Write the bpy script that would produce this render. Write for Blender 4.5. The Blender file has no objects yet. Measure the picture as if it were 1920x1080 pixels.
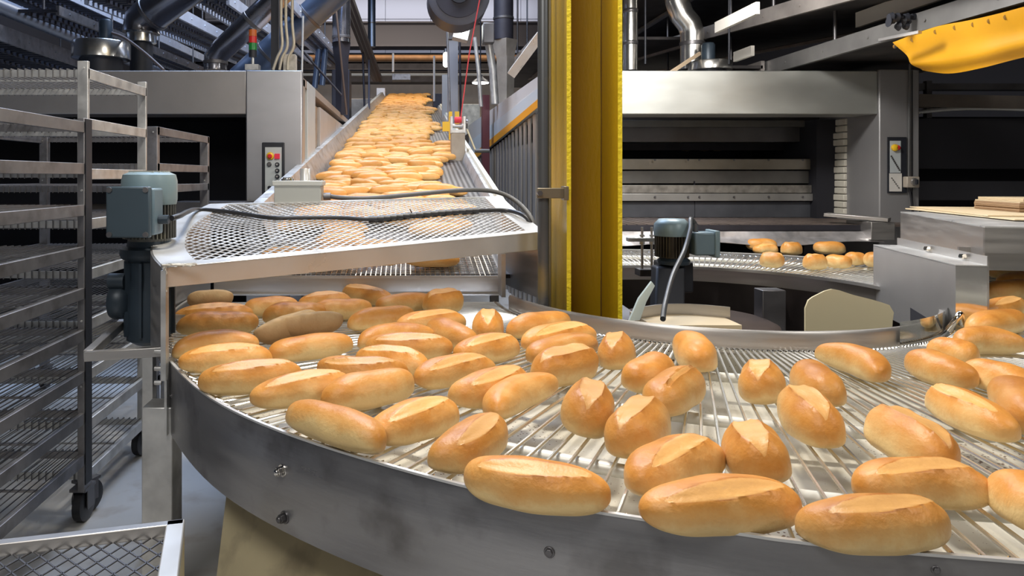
import bpy, math, random
from mathutils import Vector, Matrix, Euler
random.seed(7)
R_ = math.radians
S = bpy.context.scene
COL = S.collection

# ------------------------------------------------------------------ camera
F = 1350.0; VX = 765.0; VY = 330.0; CH = 1.45
cam_d = bpy.data.cameras.new('camera'); cam = bpy.data.objects.new('camera', cam_d); COL.objects.link(cam)
cam_d.sensor_width = 36.0; cam_d.lens = F / 1920 * 36.0
cam_d.shift_x = (960 - VX) / 1920.0; cam_d.shift_y = -(540 - VY) / 1920.0
cam_d.clip_start = 0.05; cam_d.clip_end = 200
cam.location = (0, 0, CH); cam.rotation_euler = (R_(90), 0, 0)
S.camera = cam

# ------------------------------------------------------------------ exposure, world, lights
S.view_settings.view_transform = 'Standard'; S.view_settings.look = 'None'
S.view_settings.gamma = 1.0; S.view_settings.use_curve_mapping = False
S.view_settings.exposure = 0.0
W = bpy.data.worlds.new('world'); S.world = W; W.use_nodes = True
W.node_tree.nodes['Background'].inputs[0].default_value = (0.55, 0.62, 0.80, 1)
W.node_tree.nodes['Background'].inputs[1].default_value = 0.20

def area(name, loc, target, sx, sy, power, col):
    d = bpy.data.lights.new(name, 'AREA'); d.shape = 'RECTANGLE'; d.size = sx; d.size_y = sy
    d.energy = power; d.color = col
    o = bpy.data.objects.new(name, d); COL.objects.link(o); o.location = loc
    v = Vector(target) - Vector(loc); o.rotation_euler = v.to_track_quat('-Z', 'Y').to_euler()
    return o
WARM = (1.0, 0.93, 0.82); COOL = (0.50, 0.67, 1.0); NEUT = (1.0, 0.97, 0.93)
area('overhead_area_light', (0.1, 2.7, 4.6), (1.0, 2.5, 0.8), 0.40, 0.8, 180, WARM)
area('overhead_area_light', (-0.9, 0.0, 3.4), (0.6, 2.6, 0.9), 1.6, 1.0, 50, NEUT)  # added neutral fill from the front left, not a lamp of the hall
area('overhead_area_light', (3.4, 0.6, 3.8), (2.4, 3.8, 0.9), 1.2, 1.2, 52, NEUT)  # second added fill, front right, with no real fitting behind it
area('overhead_area_light', (0.2, 8.5, 5.6), (0.0, 8.5, 1.5), 0.8, 3.0, 150, NEUT)
area('overhead_area_light', (0.6, 18.0, 7.6), (0.2, 18.0, 3.0), 2.0, 8.0, 420, WARM)
area('overhead_area_light', (1.9, 4.9, 3.2), (2.3, 5.6, 0.9), 0.8, 0.4, 95, NEUT)  # light added to brighten the far side of the ring
area('roof_window_light', (-1.5, 8.5, 8.0), (-2.8, 9.5, 3.2), 4.0, 5.0, 900, COOL)
area('roof_window_light', (0.0, 30.4, 9.2), (0.0, 31.6, 7.6), 12.0, 0.5, 120, (0.82, 0.86, 1.0))
area('overhead_area_light', (0.0, 26.0, 7.4), (0.5, 32.0, 3.2), 8.0, 1.0, 170, (1.0, 0.82, 0.6))

# ------------------------------------------------------------------ materials
MATS = {}
def mat(name, col, metal=0.0, rough=0.5, var=0.0, vscale=4.0, vstretch=(1, 1, 1), bump=0.0, bscale=30.0,
        dirt=None, dirt_scale=3.0, dirt_amt=0.5, emit=None, estr=0.0, rvar=0.0, spec=0.5, coat=0.0):
    if name in MATS: return MATS[name]
    m = bpy.data.materials.new(name); m.use_nodes = True; nt = m.node_tree; N = nt.nodes; L = nt.links
    b = N['Principled BSDF']; b.inputs['Base Color'].default_value = (*col, 1)
    b.inputs['Metallic'].default_value = metal; b.inputs['Roughness'].default_value = rough
    b.inputs['Specular IOR Level'].default_value = spec
    b.inputs['Coat Weight'].default_value = coat
    if emit: b.inputs['Emission Color'].default_value = (*emit, 1); b.inputs['Emission Strength'].default_value = estr
    if var or bump or dirt or rvar:
        tc = N.new('ShaderNodeTexCoord'); mp = N.new('ShaderNodeMapping'); mp.inputs['Scale'].default_value = vstretch
        L.new(tc.outputs['Object'], mp.inputs[0])
    src = None
    if var or rvar:
        n = N.new('ShaderNodeTexNoise'); n.inputs['Scale'].default_value = vscale; n.inputs['Detail'].default_value = 6
        L.new(mp.outputs[0], n.inputs['Vector'])
        if var:
            r = N.new('ShaderNodeMapRange'); r.inputs['From Min'].default_value = 0.3; r.inputs['From Max'].default_value = 0.7
            r.inputs['To Min'].default_value = 1 - var; r.inputs['To Max'].default_value = 1 + var
            L.new(n.outputs['Fac'], r.inputs[0])
            vm = N.new('ShaderNodeVectorMath'); vm.operation = 'SCALE'; vm.inputs[0].default_value = col
            L.new(r.outputs[0], vm.inputs['Scale']); src = vm.outputs[0]
            L.new(src, b.inputs['Base Color'])
        if rvar:
            r2 = N.new('ShaderNodeMapRange'); r2.inputs['From Min'].default_value = 0.3; r2.inputs['From Max'].default_value = 0.7
            r2.inputs['To Min'].default_value = max(0.03, rough - rvar); r2.inputs['To Max'].default_value = rough + rvar
            L.new(n.outputs['Fac'], r2.inputs[0]); L.new(r2.outputs[0], b.inputs['Roughness'])
    if dirt:
        n2 = N.new('ShaderNodeTexNoise'); n2.inputs['Scale'].default_value = dirt_scale; n2.inputs['Detail'].default_value = 8
        L.new(tc.outputs['Object'], n2.inputs['Vector'])
        cr = N.new('ShaderNodeMapRange'); cr.inputs['From Min'].default_value = 0.52; cr.inputs['From Max'].default_value = 0.68
        cr.inputs['To Max'].default_value = dirt_amt
        L.new(n2.outputs['Fac'], cr.inputs[0])
        mx = N.new('ShaderNodeMix'); mx.data_type = 'RGBA'
        mx.inputs[6].default_value = (*col, 1); mx.inputs[7].default_value = (*dirt, 1)
        if src: L.new(src, mx.inputs[6])
        L.new(cr.outputs[0], mx.inputs[0]); L.new(mx.outputs[2], b.inputs['Base Color'])
    if bump:
        n3 = N.new('ShaderNodeTexNoise'); n3.inputs['Scale'].default_value = bscale; n3.inputs['Detail'].default_value = 5
        L.new(mp.outputs[0], n3.inputs['Vector'])
        bp = N.new('ShaderNodeBump'); bp.inputs['Strength'].default_value = bump; bp.inputs['Distance'].default_value = 0.01
        L.new(n3.outputs['Fac'], bp.inputs['Height']); L.new(bp.outputs[0], b.inputs['Normal'])
    MATS[name] = m
    return m

STEEL = mat('brushed_steel', (0.50, 0.48, 0.46), 0.9, 0.38, var=0.08, vscale=3, vstretch=(1, 1, 12), rvar=0.08)
STEEL_L = mat('pale_steel', (0.62, 0.62, 0.61), 0.55, 0.36, var=0.06, vscale=5, rvar=0.1)
STEEL_SK = mat('scuffed_steel', (0.33, 0.325, 0.33), 0.85, 0.36, var=0.15, vscale=2.5, vstretch=(1, 1, 7), rvar=0.1, bump=0.06, bscale=9,
               dirt=(0.10, 0.09, 0.085), dirt_scale=7, dirt_amt=0.5)
STEEL_D = mat('dark_steel', (0.16, 0.155, 0.16), 0.8, 0.42, var=0.15, vscale=4, rvar=0.1)
CHROME = mat('polished_steel', (0.78, 0.76, 0.72), 1.0, 0.10, bump=0.05, bscale=4)
ROD = mat('polished_rod', (0.78, 0.79, 0.78), 0.9, 0.25)
GALV = mat('galvanised_steel', (0.58, 0.58, 0.57), 0.7, 0.42, var=0.15, vscale=14, rvar=0.1, dirt=(0.25, 0.24, 0.23), dirt_scale=9, dirt_amt=0.5)
GALV_D = mat('dull_galvanised_steel', (0.26, 0.255, 0.265), 0.75, 0.45, var=0.15, vscale=12, dirt=(0.10, 0.09, 0.09), dirt_scale=8, dirt_amt=0.6)
WIRE = mat('shelf_wire', (0.24, 0.235, 0.24), 0.8, 0.42)
BLACKM = mat('black_painted_metal', (0.022, 0.024, 0.032), 0.2, 0.5, var=0.2)
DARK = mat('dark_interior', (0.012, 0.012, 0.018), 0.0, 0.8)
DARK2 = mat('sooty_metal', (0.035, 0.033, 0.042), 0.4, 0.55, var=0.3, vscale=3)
YEL = mat('yellow_paint', (0.41, 0.255, 0.005), 0.0, 0.38, var=0.10, vscale=2, vstretch=(1, 1, .3), bump=0.25, bscale=60)
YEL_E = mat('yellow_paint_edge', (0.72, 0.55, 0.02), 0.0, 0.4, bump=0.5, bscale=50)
ORANGE = mat('orange_stripe', (0.90, 0.36, 0.01), 0.0, 0.45)
PALEPAINT = mat('pale_grey_paint', (0.52, 0.56, 0.57), 0.1, 0.45, var=0.05)
WHITEP = mat('off_white_paint', (0.62, 0.60, 0.56), 0.0, 0.5, var=0.08)
GREYBOX = mat('grey_enclosure', (0.36, 0.37, 0.35), 0.1, 0.45, bump=0.03)
MOTOR = mat('blue_grey_motor_paint', (0.20, 0.28, 0.31), 0.1, 0.40, var=0.12, vscale=6, dirt=(0.35, 0.35, 0.30), dirt_scale=5, dirt_amt=0.3)
MOTOR_D = mat('dark_blue_gear_paint', (0.030, 0.045, 0.062), 0.2, 0.42, var=0.25, vscale=8)
RUBBER = mat('black_rubber', (0.018, 0.018, 0.021), 0.0, 0.42)
CABLE_G = mat('grey_cable', (0.09, 0.09, 0.09), 0.0, 0.5)
PAN = mat('cream_drip_pan', (0.57, 0.54, 0.46), 0.0, 0.6, var=0.06, vscale=3, dirt=(0.16, 0.08, 0.03), dirt_scale=60, dirt_amt=0.0)
TUBE_W = mat('white_support_tube', (0.66, 0.65, 0.60), 0.2, 0.4)
CARD = mat('cardboard', (0.66, 0.53, 0.34), 0.0, 0.8, var=0.05)
CARD_D = mat('brown_cardboard', (0.36, 0.23, 0.13), 0.0, 0.8, var=0.12, vscale=20, vstretch=(1, 1, 20))
TARP = mat('yellow_tarpaulin', (0.62, 0.30, 0.008), 0.0, 0.42, var=0.06, bump=0.1, bscale=7)
CONCRETE = mat('grey_concrete_floor', (0.56, 0.555, 0.54), 0.0, 0.42, var=0.06, vscale=3, dirt=(0.30, 0.24, 0.18), dirt_scale=6, dirt_amt=0.45)
DUCT = mat('duct_steel', (0.30, 0.30, 0.33), 0.95, 0.24, var=0.1, rvar=0.06)
DUCT_L = mat('bright_duct_steel', (0.62, 0.61, 0.58), 0.95, 0.24, var=0.08, rvar=0.06)
DUCT_B = mat('bluish_duct_steel', (0.15, 0.20, 0.30), 0.75, 0.32)  # dark bluish steel of some ducts and tubes
BEAM_G = mat('grey_roof_beam', (0.10, 0.10, 0.13), 0.2, 0.5)
BEAM_B = mat('pale_channel', (0.45, 0.49, 0.58), 0.3, 0.4, var=0.12, vscale=6)
RUST = mat('brown_pipe', (0.30, 0.16, 0.08), 0.2, 0.5, var=0.2)
WALLB = mat('beige_wall', (0.60, 0.50, 0.40), 0.0, 0.7, var=0.05)
WALLW = mat('white_wall_panel', (0.66, 0.67, 0.74), 0.0, 0.6)
WALLD = mat('dim_wall', (0.035, 0.035, 0.045), 0.0, 0.8)
ROOFM = mat('dark_roof', (0.05, 0.05, 0.06), 0.0, 0.8)
RED = mat('red_plastic', (0.70, 0.03, 0.03), 0.0, 0.3)
GREEN = mat('green_plastic', (0.02, 0.25, 0.05), 0.0, 0.3)
ORNG = mat('orange_plastic', (0.65, 0.16, 0.03), 0.0, 0.3)
YBTN = mat('yellow_plastic', (0.85, 0.52, 0.02), 0.0, 0.35)
REDROPE = mat('red_rope', (0.80, 0.10, 0.12), 0.0, 0.6)
LAMP = mat('lit_lamp', (1, 1, 1), 0, 0.5, emit=(1.0, 0.96, 0.88), estr=9.0)
LAMPG = mat('lit_tube', (1, 1, 1), 0, 0.5, emit=(0.95, 1.0, 0.88), estr=6.0)
CREAM = mat('cream_acrylic', (0.62, 0.55, 0.36), 0.1, 0.25, spec=0.6)
FABRIC = mat('pale_insulation_pad', (0.58, 0.55, 0.47), 0.0, 0.75, var=0.1, bump=0.2, bscale=12)
BRASS = mat('tan_sheet_metal', (0.62, 0.53, 0.33), 0.3, 0.35, var=0.15, vscale=2.5, dirt=(0.25, 0.2, 0.14), dirt_scale=9, dirt_amt=0.5)
PLUM = mat('maroon_paint', (0.10, 0.02, 0.03), 0.0, 0.5)
RIBBED = mat('ribbed_cladding', (0.40, 0.385, 0.37), 0.6, 0.4, var=0.2, vscale=5, vstretch=(1, 6, .2))
OLDMETAL = mat('weathered_hopper', (0.36, 0.32, 0.27), 0.4, 0.5, var=0.3, vscale=3)

def pan_specks():
    m = PAN; nt = m.node_tree; N = nt.nodes; L = nt.links; b = N['Principled BSDF']
    tc = N.new('ShaderNodeTexCoord'); v = N.new('ShaderNodeTexVoronoi'); v.inputs['Scale'].default_value = 85
    L.new(tc.outputs['Object'], v.inputs['Vector'])
    n = N.new('ShaderNodeTexNoise'); n.inputs['Scale'].default_value = 2.2; L.new(tc.outputs['Object'], n.inputs['Vector'])
    a = N.new('ShaderNodeMapRange'); a.inputs['From Min'].default_value = 0.42; a.inputs['From Max'].default_value = 0.7
    a.inputs['To Min'].default_value = 0.06; a.inputs['To Max'].default_value = 0.34
    L.new(n.outputs['Fac'], a.inputs[0])
    c = N.new('ShaderNodeMath'); c.operation = 'LESS_THAN'; L.new(v.outputs['Distance'], c.inputs[0]); L.new(a.outputs[0], c.inputs[1])
    mx = N.new('ShaderNodeMix'); mx.data_type = 'RGBA'; mx.inputs[7].default_value = (0.12, 0.06, 0.03, 1)
    old = b.inputs['Base Color'].links[0].from_socket
    L.new(old, mx.inputs[6]); L.new(c.outputs[0], mx.inputs[0]); L.new(mx.outputs[2], b.inputs['Base Color'])
pan_specks()

def belt_mat():
    # fine woven steel belt: long lighter wires running the way the belt travels
    m = bpy.data.materials.new('woven_belt'); m.use_nodes = True; nt = m.node_tree; N = nt.nodes; L = nt.links; b = N['Principled BSDF']
    b.inputs['Metallic'].default_value = 0.7; b.inputs['Roughness'].default_value = 0.4
    tc = N.new('ShaderNodeTexCoord'); w = N.new('ShaderNodeTexWave'); w.bands_direction = 'X'; w.inputs['Scale'].default_value = 7.0
    w.inputs['Distortion'].default_value = 0.4
    L.new(tc.outputs['Object'], w.inputs['Vector'])
    w2 = N.new('ShaderNodeTexWave'); w2.bands_direction = 'Y'; w2.inputs['Scale'].default_value = 18.0
    L.new(tc.outputs['Object'], w2.inputs['Vector'])
    mm = N.new('ShaderNodeMath'); mm.operation = 'MULTIPLY'; L.new(w.outputs['Fac'], mm.inputs[0]); L.new(w2.outputs['Fac'], mm.inputs[1])
    cr = N.new('ShaderNodeValToRGB'); cr.color_ramp.elements[0].color = (0.035, 0.033, 0.035, 1); cr.color_ramp.elements[1].color = (0.42, 0.40, 0.38, 1)
    L.new(mm.outputs[0], cr.inputs[0]); L.new(cr.outputs[0], b.inputs['Base Color'])
    return m
BELT = belt_mat()

def bread_mat(name, crust, pale, dark, dull=0.0):
    m = bpy.data.materials.new(name); m.use_nodes = True; nt = m.node_tree; N = nt.nodes; L = nt.links; b = N['Principled BSDF']
    tc = N.new('ShaderNodeTexCoord'); at = N.new('ShaderNodeAttribute'); at.attribute_name = 'score'
    hb = N.new('ShaderNodeAttribute'); hb.attribute_name = 'hgt'
    oi = N.new('ShaderNodeObjectInfo')
    n = N.new('ShaderNodeTexNoise'); n.noise_dimensions = '4D'; n.inputs['Scale'].default_value = 13; n.inputs['Detail'].default_value = 8; n.inputs['Roughness'].default_value = 0.62
    L.new(tc.outputs['Object'], n.inputs['Vector'])
    wm = N.new('ShaderNodeMath'); wm.operation = 'MULTIPLY'; wm.inputs[1].default_value = 30; L.new(oi.outputs['Random'], wm.inputs[0]); L.new(wm.outputs[0], n.inputs['W'])
    # height + noise -> pale side / golden crust
    a = N.new('ShaderNodeMath'); a.operation = 'MULTIPLY_ADD'; a.inputs[1].default_value = 0.62; L.new(n.outputs['Fac'], a.inputs[0]); L.new(hb.outputs['Fac'], a.inputs[2])
    cr = N.new('ShaderNodeValToRGB'); e = cr.color_ramp.elements
    e[0].position = 0.50; e[0].color = (*pale, 1); e[1].position = 0.80; e[1].color = (*crust, 1)
    k = e.new(0.62); k.color = tuple(pale[i] * 0.45 + crust[i] * 0.55 for i in range(3)) + (1,)
    k = e.new(1.0); k.color = (*dark, 1)
    L.new(a.outputs[0], cr.inputs[0])
    mx = N.new('ShaderNodeMix'); mx.data_type = 'RGBA'; mx.inputs[7].default_value = (min(1, pale[0] * 1.02), pale[1] * .92, pale[2] * .82, 1)
    L.new(cr.outputs[0], mx.inputs[6])
    wob = N.new('ShaderNodeMath'); wob.operation = 'MULTIPLY_ADD'; wob.inputs[1].default_value = 0.30; L.new(n.outputs['Fac'], wob.inputs[0]); L.new(at.outputs['Fac'], wob.inputs[2])
    sc = N.new('ShaderNodeMapRange'); sc.interpolation_type = 'SMOOTHSTEP'; sc.inputs['From Min'].default_value = 1.22; sc.inputs['From Max'].default_value = 0.95
    sc.inputs['To Min'].default_value = 0.0; sc.inputs['To Max'].default_value = 0.40; L.new(wob.outputs[0], sc.inputs[0]); L.new(sc.outputs[0], mx.inputs[0])
    # edge of the slash: thin brown line
    m2 = N.new('ShaderNodeMix'); m2.data_type = 'RGBA'; m2.inputs[7].default_value = (dark[0] * .8, dark[1] * .7, dark[2] * .6, 1)
    e1 = N.new('ShaderNodeMath'); e1.operation = 'COMPARE'; e1.inputs[1].default_value = 1.17; e1.inputs[2].default_value = 0.07; L.new(wob.outputs[0], e1.inputs[0])
    n7 = N.new('ShaderNodeTexNoise'); n7.inputs['Scale'].default_value = 28; L.new(tc.outputs['Object'], n7.inputs['Vector'])
    n8 = N.new('ShaderNodeMapRange'); n8.inputs['From Min'].default_value = 0.38; n8.inputs['From Max'].default_value = 0.62; n8.inputs['To Max'].default_value = 0.6; L.new(n7.outputs['Fac'], n8.inputs[0])
    e2 = N.new('ShaderNodeMath'); e2.operation = 'MULTIPLY'; L.new(e1.outputs[0], e2.inputs[0]); L.new(n8.outputs[0], e2.inputs[1])
    L.new(mx.outputs[2], m2.inputs[6]); L.new(e2.outputs[0], m2.inputs[0])
    # per loaf tint
    hs = N.new('ShaderNodeHueSaturation'); r = N.new('ShaderNodeMapRange'); r.inputs['To Min'].default_value = 0.80; r.inputs['To Max'].default_value = 1.06
    L.new(oi.outputs['Random'], r.inputs[0]); L.new(r.outputs[0], hs.inputs['Value']); L.new(m2.outputs[2], hs.inputs['Color'])
    L.new(hs.outputs[0], b.inputs['Base Color'])
    b.inputs['Roughness'].default_value = 0.44 + dull; b.inputs['Specular IOR Level'].default_value = 0.38
    b.inputs['Subsurface Weight'].default_value = 0.0
    n3 = N.new('ShaderNodeTexNoise'); n3.inputs['Scale'].default_value = 130; n3.inputs['Detail'].default_value = 3; L.new(tc.outputs['Object'], n3.inputs['Vector'])
    n4 = N.new('ShaderNodeTexNoise'); n4.inputs['Scale'].default_value = 22; n4.inputs['Detail'].default_value = 4; L.new(tc.outputs['Object'], n4.inputs['Vector'])
    ad = N.new('ShaderNodeMath'); ad.operation = 'MULTIPLY_ADD'; ad.inputs[1].default_value = 3.0; L.new(n4.outputs['Fac'], ad.inputs[0]); L.new(n3.outputs['Fac'], ad.inputs[2])
    bp = N.new('ShaderNodeBump'); bp.inputs['Strength'].default_value = 0.5; bp.inputs['Distance'].default_value = 0.0016
    L.new(ad.outputs[0], bp.inputs['Height']); L.new(bp.outputs[0], b.inputs['Normal'])
    return m
BREAD = bread_mat('golden_crust', (0.66, 0.29, 0.060), (0.84, 0.60, 0.27), (0.46, 0.165, 0.025))
BREAD_F = bread_mat('floury_underside', (0.46, 0.27, 0.12), (0.60, 0.41, 0.21), (0.34, 0.18, 0.07), 0.25)
BREAD_O = bread_mat('orange_crust', (0.74, 0.34, 0.075), (0.84, 0.52, 0.20), (0.56, 0.21, 0.045))

# ------------------------------------------------------------------ mesh building
def wp(px, py, Y):           # point of the room seen at that place of the photograph, Y metres away
    return Vector(((px - VX) * Y / F, Y, CH - (py - VY) * Y / F))
def wz(px, py, Z):           # the same for a known height
    Y = F * (CH - Z) / (py - VY); return Vector(((px - VX) * Y / F, Y, Z))

class MB:
    def __init__(s): s.v = []; s.f = []; s.sm = []
    def add(s, vs, fs, smooth=False):
        o = len(s.v); s.v += [tuple(p) for p in vs]; s.f += [tuple(o + i for i in f) for f in fs]; s.sm += [smooth] * len(fs); return s
    def box(s, x0, x1, y0, y1, z0, z1, M=None):
        vs = [Vector((x, y, z)) for z in (z0, z1) for y in (y0, y1) for x in (x0, x1)]
        if M is not None: vs = [M @ p for p in vs]
        return s.add(vs, [(0, 2, 3, 1), (4, 5, 7, 6), (0, 1, 5, 4), (2, 6, 7, 3), (0, 4, 6, 2), (1, 3, 7, 5)])
    def bar(s, a, b, w, h, up=(0, 0, 1)):
        a = Vector(a); b = Vector(b); d = (b - a).normalized(); u = Vector(up)
        if abs(d.dot(u)) > 0.98: u = Vector((0, 1, 0))
        x = d.cross(u).normalized(); y = x.cross(d).normalized()
        vs = [p + x * i * w / 2 + y * j * h / 2 for p in (a, b) for i, j in ((-1, -1), (1, -1), (1, 1), (-1, 1))]
        return s.add(vs, [(0, 1, 2, 3), (7, 6, 5, 4), (0, 4, 5, 1), (1, 5, 6, 2), (2, 6, 7, 3), (3, 7, 4, 0)])
    def tube(s, pts, r, n=10, caps=True, closed=False):
        pts = [Vector(p) for p in pts]; m = len(pts); rr = r if isinstance(r, (list, tuple)) else [r] * m
        ref = None; vs = []
        for i, p in enumerate(pts):
            if closed: d = pts[(i + 1) % m] - pts[i - 1]
            else: d = pts[min(i + 1, m - 1)] - pts[max(i - 1, 0)]
            d.normalize()
            if ref is None:
                ref = Vector((0, 0, 1)) if abs(d.z) < 0.9 else Vector((1, 0, 0))
            x = d.cross(ref).normalized(); y = x.cross(d).normalized(); ref = y
            for k in range(n):
                a = 2 * math.pi * k / n; vs.append(p + (x * math.cos(a) + y * math.sin(a)) * rr[i])
        fs = []
        for i in range(m if closed else m - 1):
            j = (i + 1) % m
            for k in range(n): fs.append((i * n + k, i * n + (k + 1) % n, j * n + (k + 1) % n, j * n + k))
        s.add(vs, fs, True)
        if caps and not closed:
            o = len(s.v) - m * n
            s.f.append(tuple(o + k for k in reversed(range(n)))); s.f.append(tuple(o + (m - 1) * n + k for k in range(n))); s.sm += [False, False]
        return s
    def cyl(s, a, b, r, n=20): return s.tube([a, b], r, n)
    def lathe(s, c, prof, n=32, axis='Z'):
        c = Vector(c); vs = []
        for r, h in prof:
            for k in range(n):
                a = 2 * math.pi * k / n
                p = {'Z': (r * math.cos(a), r * math.sin(a), h), 'Y': (r * math.cos(a), h, r * math.sin(a)), 'X': (h, r * math.cos(a), r * math.sin(a))}[axis]
                vs.append(c + Vector(p))
        fs = [(i * n + k, i * n + (k + 1) % n, (i + 1) * n + (k + 1) % n, (i + 1) * n + k) for i in range(len(prof) - 1) for k in range(n)]
        s.add(vs, fs, True); o = len(s.v) - len(prof) * n
        s.f.append(tuple(o + k for k in reversed(range(n)))); s.f.append(tuple(o + (len(prof) - 1) * n + k for k in range(n))); s.sm += [False, False]
        return s
    def grid(s, P, thick=None, smooth=True):
        # P[i][j] points; optional thickness vector / number (offset along -z)
        a = len(P); b = len(P[0]); vs = [p for r in P for p in r]
        fs = [(i * b + j, i * b + j + 1, (i + 1) * b + j + 1, (i + 1) * b + j) for i in range(a - 1) for j in range(b - 1)]
        if thick is None: return s.add(vs, fs, smooth)
        t = Vector((0, 0, -thick)) if isinstance(thick, (int, float)) else Vector(thick)
        n = len(vs); vs2 = [Vector(p) + t for p in vs]
        bf = [tuple(n + i for i in reversed(f)) for f in fs]
        ring = [j for j in range(b)] + [i * b + b - 1 for i in range(1, a)] + [(a - 1) * b + j for j in range(b - 2, -1, -1)] + [i * b for i in range(a - 2, 0, -1)]
        sf = [(ring[k], n + ring[k], n + ring[(k + 1) % len(ring)], ring[(k + 1) % len(ring)]) for k in range(len(ring))]
        s.add(vs + vs2, fs + bf, smooth); o = len(s.v) - 2 * n
        s.f += [tuple(o + i for i in f) for f in sf]; s.sm += [False] * len(sf)
        return s
    def prism(s, poly, t):
        poly = [Vector(p) for p in poly]; t = Vector(t); n = len(poly)
        return s.add(poly + [p + t for p in poly], [tuple(reversed(range(n))), tuple(range(n, 2 * n))] + [(i, (i + 1) % n, n + (i + 1) % n, n + i) for i in range(n)])
    def mesh(s, name, m):
        me = bpy.data.meshes.new(name); me.from_pydata(s.v, [], s.f); me.polygons.foreach_set('use_smooth', s.sm)
        me.materials.append(m); me.validate(); me.update(); me.set_sharp_from_angle(angle=R_(48)); return me
    def build(s, name, m, parent=None, bevel=0.0):
        o = bpy.data.objects.new(name, s.mesh(name, m)); COL.objects.link(o)
        if parent is not None:
            o.parent = parent; o.matrix_parent_inverse = Matrix.Translation(-Vector(parent.location))
        if bevel:
            b = o.modifiers.new('bevel', 'BEVEL'); b.width = bevel; b.segments = 2; b.limit_method = 'ANGLE'; b.angle_limit = R_(40)
        return o
def tag(o, label=None, cat=None, group=None, kind=None):
    if label: o['label'] = label
    if cat: o['category'] = cat
    if group: o['group'] = group
    if kind: o['kind'] = kind
    return o
def thing(name, loc, label, cat, group=None):
    o = bpy.data.objects.new(name, None); COL.objects.link(o); o.location = loc; o.empty_display_size = 0.1
    return tag(o, label, cat, group)
def part_empty(name, loc, parent):
    o = bpy.data.objects.new(name, None); COL.objects.link(o); o.location = loc; o.empty_display_size = 0.05
    o.parent = parent; o.matrix_parent_inverse = Matrix.Translation(-Vector(parent.location)); return o
def struct(o): o['kind'] = 'structure'; return o
def copy_tree(o, parent=None):
    c = o.copy(); COL.objects.link(c)
    if parent is not None: c.parent = parent
    for ch in list(o.children): copy_tree(ch, c)
    return c
def lerp(a, b, t): return a + (b - a) * t
def smooth_pts(pts, n=6):
    P = [Vector(p) for p in pts]; out = []
    for i in range(len(P) - 1):
        p0 = P[max(i - 1, 0)]; p1 = P[i]; p2 = P[i + 1]; p3 = P[min(i + 2, len(P) - 1)]
        for k in range(n):
            t = k / n
            out.append(0.5 * ((2 * p1) + (p2 - p0) * t + (2 * p0 - 5 * p1 + 4 * p2 - p3) * t * t + (3 * p1 - p0 - 3 * p2 + p3) * t ** 3))
    out.append(P[-1]); return out

# ------------------------------------------------------------------ the hall
struct(MB().box(-9, 11, -4, 32.2, -0.2, 0).build('floor', CONCRETE))
struct(MB().box(-9, 11, -4, 32.2, 9.4, 9.6).build('ceiling', ROOFM))
struct(MB().box(-9.2, -9, -4, 32.2, 0, 9.4).build('wall_left', WALLD))
struct(MB().box(11, 11.2, -4, 32.2, 0, 9.4).build('wall_right', WALLD))
struct(MB().box(-9, 11, -4.2, -4, 0, 9.4).build('wall_front', WHITEP))
struct(MB().box(-9, 11, 32, 32.2, 0, 6.4).build('wall_back', WALLB))
m = MB()
for i in range(10): 
    for k in range(3): m.box(-9 + i * 2 + .01, -7 + i * 2 - .01, 31.9, 32.2, 6.4 + k * 1.0 + .015, 7.4 + k * 1.0 - .015)
struct(m.build('wall_back_upper', WALLW))
m = MB().bar((-9, 29.5, 7.15), (11, 29.5, 7.15), .5, .9); m.bar((-9, 29.3, 7.62), (11, 29.3, 7.62), .9, .06); m.bar((-9, 29.3, 6.68), (11, 29.3, 6.68), .9, .06)
tag(struct(m.build('trim_roof_beam', BEAM_G)))
tag(MB().tube([(-9, 27.5, 5.95), (11, 27.5, 5.95)], .13, 12).build('overhead_pipe', RUST), 'brown horizontal pipe under the grey roof beam at the far end', 'pipe')
tag(MB().tube([(-9, 26.5, 5.35), (11, 26.5, 5.35)], .05, 8).build('overhead_pipe', DARK2), 'dark thin pipe just below the brown horizontal pipe', 'pipe')
tag(MB().tube([(-9, 25, 4.97), (11, 25, 4.97)], .05, 8).build('overhead_pipe', WHITEP), 'pale thin horizontal rail crossing behind the grey far post', 'pipe')
m = MB()
for k in range(7): m.box(-9, 11, 30.4 - k * .1, 30.7 - k * .1, 5.35 + (k % 3) * .42, 5.72 + (k % 3) * .42)
tag(m.build('overhead_ducting', DARK2), 'dark band of horizontal ducting along the far wall', 'ducting')

# ------------------------------------------------------------------ turntable conveyor
CX, CY = 1.42, 3.52; RIN = 0.965; ZR = 0.85; ZB = 0.836
RT = [(0, 2.40), (200, 2.487), (209, 2.493), (222, 2.512), (238, 2.498), (250, 2.468), (259, 2.445), (270, 2.42), (360, 2.40), (480, 2.40)]
RT[0] = (90, 2.485)
def rout(a):
    for (a0, r0), (a1, r1) in zip(RT, RT[1:]):
        if a0 <= a <= a1:
            t = (a - a0) / (a1 - a0); t = t * t * (3 - 2 * t); return lerp(r0, r1, t)
    return 2.44
def pol(r, a, z): return Vector((CX + r * math.cos(R_(a)), CY + r * math.sin(R_(a)), z))
A0, A1 = 180, 475
ring = thing('turntable_conveyor', (CX, CY, 0), 'large curved steel rod conveyor carrying the scattered loaves round a bend', 'conveyor')
def arcs(a0, a1, step): 
    n = max(2, int((a1 - a0) / step)); return [a0 + (a1 - a0) * i / n for i in range(n + 1)]
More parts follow.
